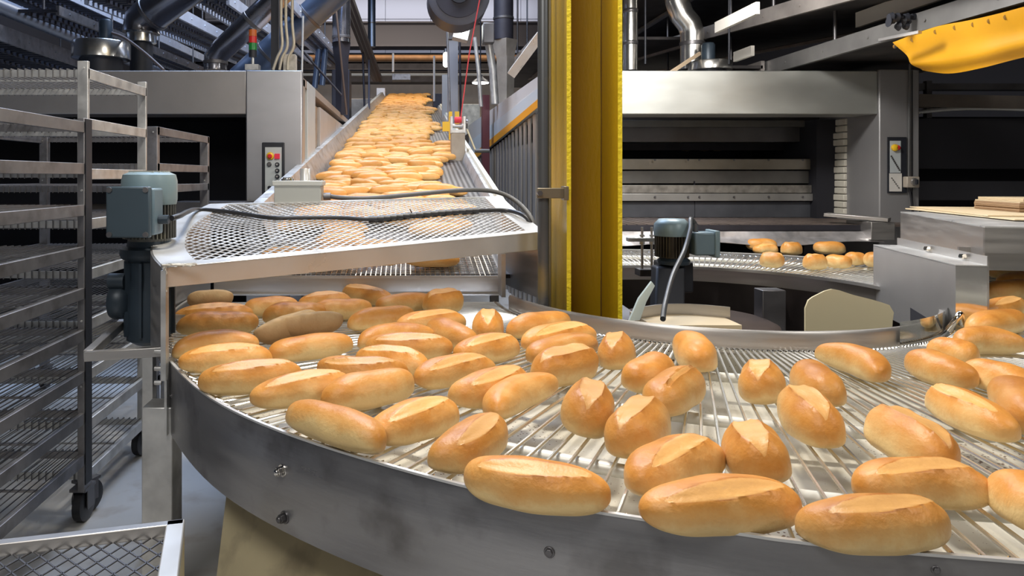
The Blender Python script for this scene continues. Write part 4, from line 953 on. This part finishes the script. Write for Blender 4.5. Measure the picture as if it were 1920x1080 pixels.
m = MB().prism([wp(1200, 600, 3.5), wp(1180, 602, 3.5), wp(1198, 560, 3.6), wp(1222, 528, 3.7), wp(1228, 536, 3.7), wp(1212, 566, 3.6)], (0, .02, 0)); tag(m.build('paper_strip', mat('pale_green_paper', (.55, .60, .52), 0, .7)), 'crumpled pale sheet hanging left of the dark gear housing', 'paper')
tag(MB().prism([(.9, 3.75, .62), (1.0, 4.35, .62), (1.16, 4.33, .74), (1.2, 3.8, .70)], (.02, 0, .01)).build('curved_chute', STEEL_D), 'dark curved steel chute between the column and the inner motor', 'chute')
# steel tray, cardboard box, post
tag(MB().grid([[Vector((lerp(1.17, 1.62, i / 14), 3.62 + .10 * math.sin(math.pi * i / 14), z)) for z in (.79, .76, .72)] for i in range(15)], (0, .01, 0)).build('curved_tray_edge', STEEL), 'curved steel tray edge behind the cardboard box', 'tray')
tag(MB().box(1.17, 1.60, 3.45, 3.80, .5, .735).build('cardboard_box', CARD), 'plain cardboard box standing inside the ring', 'box')
tag(MB().box(1.36, 1.42, 3.44, 3.452, .69, .705).build('box_slot', DARK2), 'dark hand slot in the cardboard box', 'slot')
tag(MB().box((1430 - VX) * 3.9 / F, (1474 - VX) * 3.9 / F, 3.9, 4.0, 0, .83).build('machine_post', STEEL_D, None, .004), 'dull steel post inside the ring right of the cardboard box', 'post')
tag(MB().box((1474 - VX) * 4.1 / F, (1512 - VX) * 4.1 / F, 4.15, 4.25, 0, .84).build('machine_post', DARK2, None, .004), 'dark post inside the ring beside the cream plate', 'post')
tag(MB().lathe((1.55, 3.9, 0), [(.42, .02), (.42, .66), (.38, .68)], 40).build('drum_housing', mat('brown_drum', (.10, .075, .065), .5, .4, var=.2)), 'dark round drum housing low inside the ring', 'drum')
# cream plate with clipped corners
pp = [(1510, 632), (1510, 578), (1516, 563), (1524, 557), (1546, 546), (1560, 542), (1576, 545), (1600, 553), (1636, 562), (1650, 566), (1668, 572), (1676, 586), (1674, 600), (1672, 632)]
tag(MB().prism([wp(x, y, 3.02 + .0) for x, y in pp], (0, .008, 0)).build('cream_plate', CREAM), 'cream coloured plate with rounded corners standing behind the inner rail', 'plate')
# steel box guard over the drive
bg = thing('drive_guard', (2.4, 3.4, .85), 'shiny steel box guard with bolted flange at the inner edge of the ring', 'guard')
zt = 1.095
Aq = Vector((2.385, 3.69, 0)); Bq = Vector((2.17, 2.853, 0)); dn = Vector((.105, -.025, 0))
def quadbox(mb, a, b, off, z0, z1): 
    return mb.prism([a + Vector((0, 0, z0)), b + Vector((0, 0, z0)), b + off + Vector((0, 0, z0)), a + off + Vector((0, 0, z0))], (0, 0, z1 - z0))
quadbox(MB(), Aq, Bq, Vector((.012, 0, 0)), .76, zt).build('side_panel', mat('smooth_guard_steel', (.46, .45, .44), .7, .36, var=.06), bg)
quadbox(MB(), Aq, Bq, dn, zt - .004, zt + .004).build('top_panel', STEEL_L, bg)
m = MB().prism([Bq + Vector((0, 0, .80)), Bq + dn + Vector((0, 0, .84)), Bq + dn + Vector((0, 0, zt)), Bq + Vector((0, 0, zt))], (.003, .01, 0)); tag(m.build('end_panel', CHROME, bg), 'mirror polished end')
quadbox(MB(), Aq + dn, Bq + dn, Vector((.008, 0, 0)), .90, zt + .04).build('flange', STEEL, bg)
for t in (.42, .80):
    c = Aq.lerp(Bq, t) + dn + Vector((0, 0, zt + .02)); MB().cyl(c, c + Vector((-.02, 0, 0)), .012, 6).build('bolt', CHROME, bg)
a_ = Aq.lerp(Bq, .52); b_ = Aq.lerp(Bq, .83)
m = MB().prism([a_ + Vector((-.002, 0, .765)), b_ + Vector((-.002, 0, .765)), b_ + Vector((-.002, 0, .832)), a_ + Vector((-.002, 0, .855))], (-.001, 0, 0)); tag(m.build('cut_out', DARK, bg), 'dark slot cut in the side')
tag(MB().tube(smooth_pts([(2.10, 2.80, .85), (2.12, 2.78, .90), (2.14, 2.79, .915), (2.155, 2.80, .87)]), [.012] * 19, 8).build('bent_end_fitting', CHROME), 'bright bent fitting at the corner below the box guard', 'fitting')
P = [[pol(RIN + .012, a, ZR - .01), pol(RIN + .012, a, ZR + .07)] for a in arcs(292, 326, 2)]
tag(MB().grid(P, (0, 0, 0)).build('mirror_strip', mat('mirror_steel', (.85, .85, .83), 1.0, .06), ring), 'mirror bright part of the inner rail')
# bridge guard behind it
b2 = thing('bridge_guard', (3.2, 4.2, .85), 'wide steel bridge guard spanning the belt, open below, sheets of board on it', 'guard')
Z2 = 1.215; a = Vector((3.16, 4.62, 0)); b = Vector((2.62, 3.27, 0)); e = Vector((1.25, -.16, 0))
quadbox(MB(), a, b, Vector((.01, 0, 0)), .86, Z2).build('side_panel', STEEL, b2)
quadbox(MB(), b, b + e, Vector((0, .01, 0)), 1.10, Z2).build('front_panel', STEEL, b2)
m = MB().prism([a + Vector((0, 0, Z2)), b + Vector((0, 0, Z2)), b + e + Vector((0, 0, Z2)), a + e + Vector((0, 0, Z2))], (0, 0, .006)); m.build('top_panel', STEEL_L, b2)
MB().box(3.95, 4.0, 3.1, 4.5, 0, 1.2).build('far_leg', STEEL_D, b2)
quadbox(MB(), b + e * .0 + Vector((.02, .18, 0)), b + e + Vector((0, .18, 0)), Vector((0, .01, 0)), 1.0, 1.11).build('inner_flap', STEEL, b2)
def sheet(x0, y0, x1, y1, x2, y2, x3, y3, z, th, name, mm, lab, cat='cardboard', grp=None):
    return tag(MB().prism([(x0, y0, z), (x1, y1, z), (x2, y2, z), (x3, y3, z)], (0, 0, th)).build(name, mm), lab, cat, grp)
sheet(3.05, 3.62, 4.4, 3.3, 4.8, 4.6, 3.35, 4.85, Z2 + .012, .006, 'cardboard_sheet', CARD, 'lower large flat cardboard sheet on the bridge guard', grp='cardboard sheets on the bridge guard')
sheet(3.10, 3.85, 4.4, 3.48, 4.8, 4.65, 3.45, 4.95, Z2 + .020, .006, 'cardboard_sheet', CARD, 'upper large flat cardboard sheet sticking out behind', grp='cardboard sheets on the bridge guard')
rr = random.Random(4); z = Z2 + .028
for k in range(9):
    j = rr.uniform(-.02, .02); x0 = 3.50 + j + (.02 if k > 6 else 0)
    th = .0085
    sheet(x0, 4.12 + j, 4.4, 3.95, 4.5, 4.5, x0 + .12, 4.6 + j, z, th - .0012, 'flat_carton', CARD_D if k < 6 else CARD, 'flat brown carton in the neat stack on the bridge guard' if k < 6 else 'paler flat carton on top of the stack on the bridge guard', 'cardboard', 'flat cartons stacked on the bridge guard')
    z += th

# dark machine housing at far right
dm = thing('machine_housing', (6.5, 7, 0), 'large dark machine housing behind the tarpaulin at the right', 'machine')
MB().box(4.62, 10.5, 7.3, 7.5, 0, 2.05).build('dark_back_panel', DARK, dm)
MB().box(4.55, 10.5, 6.9, 7.0, 1.52, 2.0).build('upper_panel', mat('charcoal_panel', (.055, .055, .065), .4, .5), dm)
MB().box(4.55, 10.5, 6.85, 7.0, 1.22, 1.40).build('lower_beam', mat('charcoal_beam', (.10, .10, .115), .5, .45), dm)
MB().bar((4.6, 6.8, 2.16), (10.5, 6.2, 1.98), .14, .12).build('sagging_beam', mat('dusty_beam', (.17, .145, .125), .3, .6, var=.2), dm)
MB().bar((4.6, 6.9, 2.30), (10.5, 6.6, 2.26), .12, .06).build('top_beam', STEEL_D, dm)
MB().tube(smooth_pts([(4.6, 6.7, 2.03), (5.2, 6.7, 2.08), (6.0, 6.6, 2.05)]), .02, 8).build('bright_tube', STEEL_L, dm)
for x in (4.9, 6.6): MB().box(x, x + .05, 6.8, 6.85, 2.0, 2.35).build('hanger', STEEL_D, dm)

# ------------------------------------------------------------------ overhead tiers, right
def tier(label, x0, x1, Z, y0, y1, rh, mr, mt, slope=0.0, hang=True, slats=False):
    t = thing('overhead_conveyor', ((x0 + x1) / 2, y0, Z), label, 'overhead conveyor', 'overhead conveyor tiers')
    zf = lambda y: Z + slope * (y - y0)
    for x in (x0, x1):
        m = MB().bar((x, y0, zf(y0)), (x, y1, zf(y1)), .035, rh); y = y0 + .25
        while y < y1:
            for dxx in (-.026, .026): m.cyl((x, y, zf(y)), (x + dxx, y, zf(y)), .012, 6)
            y += .6
        m.build('side_rail', mr, t)
    if slats:
        m = MB(); y = y0
        while y < y1: m.box(x0, x1, y, y + .05, zf(y) - .02, zf(y) + .01); y += .13
        for q in (.33, .66): m.bar((lerp(x0, x1, q), y0, zf(y0) - .03), (lerp(x0, x1, q), y1, zf(y1) - .03), .03, .05)
        m.build('slatted_tray', mt, t)
    else: MB().prism([(x0, y0, zf(y0) - rh * .25), (x1, y0, zf(y0) - rh * .25), (x1, y1, zf(y1) - rh * .25), (x0, y1, zf(y1) - rh * .25)], (0, 0, .03)).build('tray', mt, t)
    y = y0 + .6; k = 0
    while hang and y < y1 and k < 5:
        MB().cyl((x0, y, zf(y)), (x0, y, 9.4), .014, 8).build('hanger_rod', STEEL_D, t); y += 1.9; k += 1
    return t
TR = mat('worn_rail', (.34, .31, .29), .45, .45, var=.25, vscale=4); TT = mat('dark_tray', (.055, .05, .05), .4, .55, var=.4, vscale=5)
tier('near right overhead tier whose rail passes over the oven front', 3.50, 4.9, 2.50, 3.4, 12.5, .13, mat('grey_rail', (.30, .295, .29), .7, .4, var=.15, vscale=4), TT)
tier('middle right overhead tier with dark underside above the oven', 3.2, 4.6, 2.67, 3.8, 14, .13, TR, TT, .08)
tier('right overhead tier between the two hanger rods above the oven blower', 2.3, 3.1, 2.92, 7.6, 14, .12, TR, TT, .07)
tier('upper right overhead tier just beside the yellow column', 1.75, 2.9, 3.32, 5.2, 15, .12, TR, TT)
tier('highest right overhead tier near the top edge', 3.4, 5.0, 3.62, 5.0, 15, .14, TR, TT)
tier('lowest right overhead tier running just over the oven top', 2.95, 3.45, 2.52, 7.0, 13, .10, TR, TT, hang=False)
for (x0, x1, y0, y1, X, lab) in ((1604, 1850, 24, 52, 3.62, 'long white panel at the top right above the near tier'), (1340, 1417, 62, 42, 2.6, 'white panel patch between the upper right tiers'), (1375, 1408, 116, 98, 2.9, 'small white panel patch over the oven top')):
    Ya = X * F / (x0 - VX); Yb = X * F / (x1 - VX); za = CH + (VY - max(y0, y1)) * Ya / F; h = abs(y1 - y0) * Ya / F
    sl = (VY - max(y0, y1)) / (x0 - VX) * X
    tag(MB().box(X, X + .03, Yb, Ya, za, za + h).build('white_board', mat('white_panel_paint', (.52, .50, .46), 0, .5)), lab, 'panel')
# drive bits on the near rail
dv = thing('chain_drive', wp(1690, 42, 4.9), 'small greasy chain drive on the near overhead rail', 'machine part')
m = MB(); rr = random.Random(9)
for k in range(16): c = wp(1668 + rr.uniform(0, 50), 30 + rr.uniform(0, 24), 4.95); m.lathe(c, [(rr.uniform(.012, .035), -.01), (rr.uniform(.012, .035), .012)], 10, 'X')
m.build('gears', BLACKM, dv); MB().bar(wp(1650, 75, 5.0), wp(1725, 60, 4.7), .03, .02).build('bracket_bar', STEEL, dv)
# tarpaulin slung from the near rail
top = [wp(1674, 80, 5.15), wp(1750, 52, 4.75), wp(1820, 38, 4.45), wp(1880, 24, 4.2), wp(1960, 2, 3.9)]
bot = [wp(1722, 132, 5.0), wp(1770, 138, 4.75), wp(1830, 128, 4.45), wp(1900, 110, 4.2), wp(1990, 90, 3.9)]
T1 = smooth_pts(top, 6); T2 = smooth_pts(bot, 6); P = []
for a, b in zip(T1, T2):
    row = []
    for k in range(13):
        t = k / 12; p = a.lerp(b, t); p.x += .03 * math.sin(t * 9 + a.x * 7) * t; p.y += -.05 * math.sin(math.pi * t); p.z -= .035 * math.sin(math.pi * t) ; row.append(p)
    for k in range(1, 8): p = b.copy(); t = k / 7; p += Vector((.45 * t, .25 * t, .02 + .10 * t * t)); row.append(p)
    P.append(row)
tp = MB().grid(P, Vector((0, .003, .002))).build('tarpaulin', TARP); tag(tp, 'yellow tarpaulin slung under the overhead rail at the top right', 'tarpaulin')
m = MB()
for p in top[:4] + [T1[3], T1[9], T1[15]]: m.lathe(p + Vector((.005, -.012, -.03)), [(.016, -.003), (.010, .004)], 14, 'Y')
m.build('eyelets', STEEL, tp)

# ------------------------------------------------------------------ ducts and blowers
def duct(label, pts, r, mm, rings=(), name='ventilation_duct', seg=False):
    t = thing(name, pts[-1], label, 'duct')
    MB().tube(pts, r, 28, caps=True).build('duct_pipe', mm, t)
    for k in rings:
        i = int(k); f = k - i; a = Vector(pts[i]); b = Vector(pts[i + 1]); c = a.lerp(b, f); d = (b - a).normalized() * .02
        MB().tube([c - d, c - d * .8, c + d * .8, c + d], [r * 1.0, r * 1.06, r * 1.06, r * 1.0], 28).build('joint_ring', STEEL_D, t)
    return t
duct('bright steel elbow duct standing on the right oven', [wp(1262, -60, 7.2), wp(1270, 5, 7.2), wp(1278, 28, 7.2), wp(1292, 45, 7.2), wp(1298, 62, 7.2), wp(1298, 130, 7.2)], .115, DUCT_L, (.5, 4.3))
duct('straight bright duct between the column and the steel elbow', [wp(1182, -60, 7.2), wp(1182, 30, 7.2), wp(1182, 132, 7.2)], .072, DUCT_L, (.9, 1.5))
def drum(label, px, py0, py1, Y, r, mm, motor=None):
    t = thing('extraction_blower', wp(px, py1, Y), label, 'blower')
    a = wp(px, py0, Y); b = wp(px, py1, Y)
    MB().lathe((a.x, a.y, 0), [(r * .9, b.z), (r, b.z + .01), (r, a.z - .01), (r * .97, a.z)], 40).build('drum', mm, t)
    MB().lathe((a.x, a.y, 0), [(r * .75, OT - .03), (r * .75, b.z)], 24).build('neck', BLACKM, t)
    if motor:
        c = wp(motor[0], py0, Y); MB().lathe((c.x, c.y, 0), [(motor[1], c.z), (motor[1], c.z + motor[2]), (motor[1] * .8, c.z + motor[2] + .02)], 20).build('motor', MOTOR_D, t)
    return t
drum('low round blower with motor on top of the right oven', 1331, 116, 134, 6.9, .20, DUCT_L, (1328, .062, .16))
drum('round polished blower with black motor on the left oven', 190, 80, 113, 6.9, .265, DUCT_L, (198, .062, .20))
drum('polished round collar under the big elbow duct at the left', 265, 52, 82, 7.4, .15, DUCT_L)
duct('big segmented elbow duct at the top left', [wp(265, 62, 7.4), wp(266, 40, 7.4), wp(290, 22, 7.35), wp(400, -60, 7.1)], .185, DUCT, (1.8,))
duct('slanting steel duct rising right from the left oven', [wp(404, 132, 7.4), wp(404, 108, 7.4), wp(418, 92, 7.35), wp(640, -120, 7.1)], .118, DUCT, (.6, 2.25))
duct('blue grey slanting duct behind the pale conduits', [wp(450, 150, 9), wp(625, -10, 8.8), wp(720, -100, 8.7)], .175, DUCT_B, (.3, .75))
d = duct('tall vertical duct with a tapered lower half left of the rising conveyor', [wp(640, -60, 10), wp(640, 80, 10)], .125, DUCT, (.93,))
MB().tube([wp(640, 80, 10), wp(640, 112, 10), wp(641, 116, 10), wp(641, 215, 10)], [.13, .10, .09, .085], 4, True).build('tapered_hopper', DARK2, d)
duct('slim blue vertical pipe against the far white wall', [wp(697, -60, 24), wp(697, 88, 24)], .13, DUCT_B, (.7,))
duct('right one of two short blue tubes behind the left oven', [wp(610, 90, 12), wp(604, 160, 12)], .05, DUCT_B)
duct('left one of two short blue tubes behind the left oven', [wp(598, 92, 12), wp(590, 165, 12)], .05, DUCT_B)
d = duct('dark vertical duct above the weathered hopper', [wp(944, -60, 11), wp(944, 75, 11)], .15, DARK2, (.7,))
MB().tube([wp(946, 75, 11), wp(947, 105, 11), wp(948, 108, 11), wp(948, 215, 11)], [.20, .145, .14, .12], 4).build('weathered_hopper', OLDMETAL, d)
duct('pale flexible hose hanging beside the weathered hopper', [wp(916, 45, 10), wp(916, 80, 10), wp(924, 130, 10), wp(928, 195, 10)], .055, GALV, ())
duct('thin grey hanging tube left of the flexible hose', [wp(890, 70, 10), wp(897, 130, 10), wp(902, 200, 10)], .028, GALV, ())
tag(rect(MB(), 906, 927, 42, 80, 9.8, .2).build('control_box', STEEL_D, None, .01), 'dark grey box at the head of the pale flexible hose', 'box')
tag(rect(MB(), 905, 918, 178, 521, 10.3, .2).build('maroon_cabinet', PLUM), 'maroon cabinet behind the hanging grey tubes', 'cabinet')
tag(MB().bar(wp(960, 138, 8.4), wp(1048, 20, 8.0), .10, .20, (0, 1, 0)).build('diagonal_beam', STEEL_L), 'pale diagonal beam rising behind the conduit pipe', 'beam')
fan = thing('round_fan_housing', wp(862, 10, 9), 'big dark round fan housing at the top centre', 'fan')
c = wp(858, -2, 9.0)
MB().lathe(c, [(.34, -.25), (.38, -.24), (.38, .25), (.34, .25)], 44, 'Y').build('housing', mat('charcoal_fan', (.09, .09, .11), .4, .5), fan); MB().lathe(c, [(.29, -.27), (.29, -.252)], 40, 'Y').build('inlet', DARK2, fan)
MB().lathe(c, [(.12, -.30), (.12, -.27)], 24, 'Y').build('hub', BLACKM, fan)
# far post and lamps
fp = thing('far_post', wp(851, 260, 11), 'grey steel post beside the top of the rising conveyor', 'post')
rect(MB(), 840, 859, 72, 420, 11, .15).build('shaft', mat('grey_post', (.20, .20, .215), .2, .5), fp); rect(MB(), 838, 861, 66, 73, 10.98, .2).build('cap', STEEL_D, fp)
tag(rect(MB(), 829, 840, 140, 330, 14, .15).build('far_post', mat('pale_far_post', (.30, .29, .28), .2, .5)), 'slimmer post just left of the grey steel post', 'post')
def lampy(label, px, py, Y, w, h, mm, tilt=0):
    t = thing('ceiling_lamp', wp(px, py, Y), label, 'lamp', 'lit lamps in the far hall'); c = wp(px, py, Y)
    M = Matrix.Translation(c) @ Euler((R_(-35), tilt, 0)).to_matrix().to_4x4()
    MB().box(-w / 2 - .02, w / 2 + .02, .01, .08, -h / 2 - .02, h / 2 + .02, M).build('housing', WHITEP, t)
    for s in (-1, 1): MB().box(s * w * .25 - w * .18, s * w * .25 + w * .18, -.01, .01, -h / 2, h / 2, M).build('lit_tube', mm, t)
lampy('rectangular twin tube lamp under the dark fan housing', 866, 58, 10.5, .18, .26, LAMPG, R_(14))
t = thing('ceiling_lamp', wp(836, 112, 13), 'small glowing oval lamp left of the grey post', 'lamp', 'lit lamps in the far hall'); c = wp(836, 112, 13)
MB().lathe(c, [(.03, .13), (.05, .10), (.05, -.10), (.03, -.13)], 20).build('lit_glass', LAMP, t); MB().lathe(c, [(.035, .13), (.03, .2)], 16).build('holder', STEEL_D, t)
t = thing('ceiling_lamp', wp(902, 150, 15), 'wide pendant lamp with white reflector in the far hall', 'lamp', 'lit lamps in the far hall'); c = wp(901, 155, 15)
MB().lathe(c, [(.19, 0), (.16, .04), (.07, .10), (.04, .16)], 28).build('reflector', STEEL_D, t); MB().lathe(c, [(.17, -.015), (.17, -.003)], 28).build('lit_glass', LAMP, t); MB().cyl(c + Vector((0, 0, .16)), c + Vector((0, 0, 2.6)), .012, 8).build('cord', BLACKM, t)
# diagonal bundle of cable trays top centre-left
for i, off in enumerate((0, 6, 12)):
    tag(MB().bar(wp(628 + off * 1.5, -40, 13), wp(702 + off, 150, 16 - off * .05), .06, .10).build('cable_tray', mat('brown_black_tray', (.07, .055, .05), .3, .5)), ('left', 'middle', 'right')[i] + ' strand of the dark diagonal cable tray bundle at the top', 'cable tray', 'diagonal cable trays')
for i, (x0, y0, x1, y1, Y, mm, lab) in enumerate([
    (627, -10, 650, 215, 9.2, mat('dull_brown_rod', (.13, .09, .07), .2, .6), 'thin brown drop rod in front of the tapered duct'), (566, 140, 568, 30, 8.6, TUBE_W, 'thin pale rod rising behind the cabinet conduits'),
    (555, 82, 640, 178, 8.8, DARK2, 'thin dark diagonal rod behind the left oven side'), (836, -10, 844, 215, 10.2, GALV_D, 'thin rope hanging just left of the grey post'),
    (680, 90, 684, 215, 15, DARK2, 'dark drop pipe left of the conveyor top'), (692, 100, 692, 210, 15, BEAM_G, 'second dark drop pipe beside the conveyor top'),
    (814, 105, 814, 190, 17, WHITEP, 'pale drop pipe right of the conveyor top'), (737, 100, 737, 135, 18, WHITEP, 'short pale hanger above the conveyor head'),
    (862, 75, 864, 230, 11.5, DARK2, 'dark rod right of the grey post'), (1367, -10, 1367, 120, 6.6, BLACKM, 'dark hanger rod above the right oven blower'), (1210, -10, 1210, 120, 6.9, BLACKM, 'dark hanger rod beside the straight bright duct')]):
    tag(MB().cyl(wp(x0, y0, Y), wp(x1, y1, Y), .012 * Y / 8, 8).build('hanging_rod', mm), lab, 'rod')
tag(MB().tube(smooth_pts([wp(210, 62, 6.9), wp(235, 72, 6.8), wp(270, 98, 6.6), wp(307, 131, 6.4)]), .014, 8).build('motor_cable', mat('brown_cable', (.12, .09, .08), 0, .5)), 'brown cable running from the blower motor down to the left oven', 'cable')
tag(MB().bar(wp(1256, 137, 6.5), wp(1312, 100, 6.8), .02, .03).build('wooden_stick', mat('pale_wood', (.50, .38, .26), 0, .6)), 'pale stick leaning on the bright steel elbow duct', 'stick')
# machinery around the conveyor head
for (x0, x1, y0, y1, Y, mm, nm, lab) in [
    (622, 655, 130, 205, 13, DARK2, 'machine_casing', 'dark rounded machine casing behind the tapered duct'), (706, 722, 165, 182, 22, WALLW, 'white_box', 'small white box left of the conveyor head'),
    (735, 770, 138, 150, 23.4, GALV_D, 'head_bracket', 'steel bracket over the conveyor head'), (655, 700, 185, 235, 18, mat('tan_machine', (.36, .30, .24), .2, .6, var=.3), 'tan_machine', 'tan machine left of the conveyor head'),
    (812, 835, 175, 245, 17, DARK2, 'dark_machine', 'dark machine right of the conveyor head'), (866, 900, 195, 250, 19, mat('bright_clutter', (.50, .48, .42), .2, .6, var=.4, vscale=6), 'packing_table', 'pale packing table in the lit far bay')]:
    a = wp(x0, y0, Y); b = wp(x1, y1, Y); tag(MB().box(a.x, b.x, Y, Y + .5, (b.z if nm in ('white_box', 'head_bracket') else 0), a.z).build(nm, mm, None, .01), lab, 'machine')

# ------------------------------------------------------------------ overhead tiers, left
TS = mat('dark_slats', (.035, .035, .045), .5, .5, var=.4, vscale=5)
tier('pale railed overhead tier directly behind the slanting duct at the top left', -2.31, -1.94, 3.36, 7.75, 14.5, .13, BEAM_B, TS, .06, slats=True)
tier('pale railed overhead tier crossing behind the elbow duct at the top left', -3.47, -2.78, 3.37, 7.75, 14.5, .14, BEAM_B, TS, .06, slats=True)
tier('pale railed overhead tier between the blue slanting duct and the white wall', -1.62, -1.30, 3.36, 7.75, 15, .12, BEAM_B, TS, .06, slats=True)
tier('wide dark slatted tier below the large blue grey pipe at the far top left', -5.6, -4.25, 2.94, 7.2, 14, .17, GALV_D, TS, 0, slats=True)
tier('slatted tier between the large blue grey pipe and the elbow duct', -4.15, -3.7, 3.20, 7.6, 14, .10, GALV_D, TS, .03, slats=True)
tier('uppermost dark slatted tier at the very top left', -5.4, -4.4, 3.75, 7.6, 16, .14, BEAM_B, TS, .03, slats=True)
tag(MB().cyl((-4.2, 7.0, 3.2), (-4.2, 14, 3.2), .085, 20).build('overhead_pipe', mat('blue_grey_pipe', (.28, .31, .38), .6, .35)), 'large blue grey pipe running back at the far top left', 'pipe')
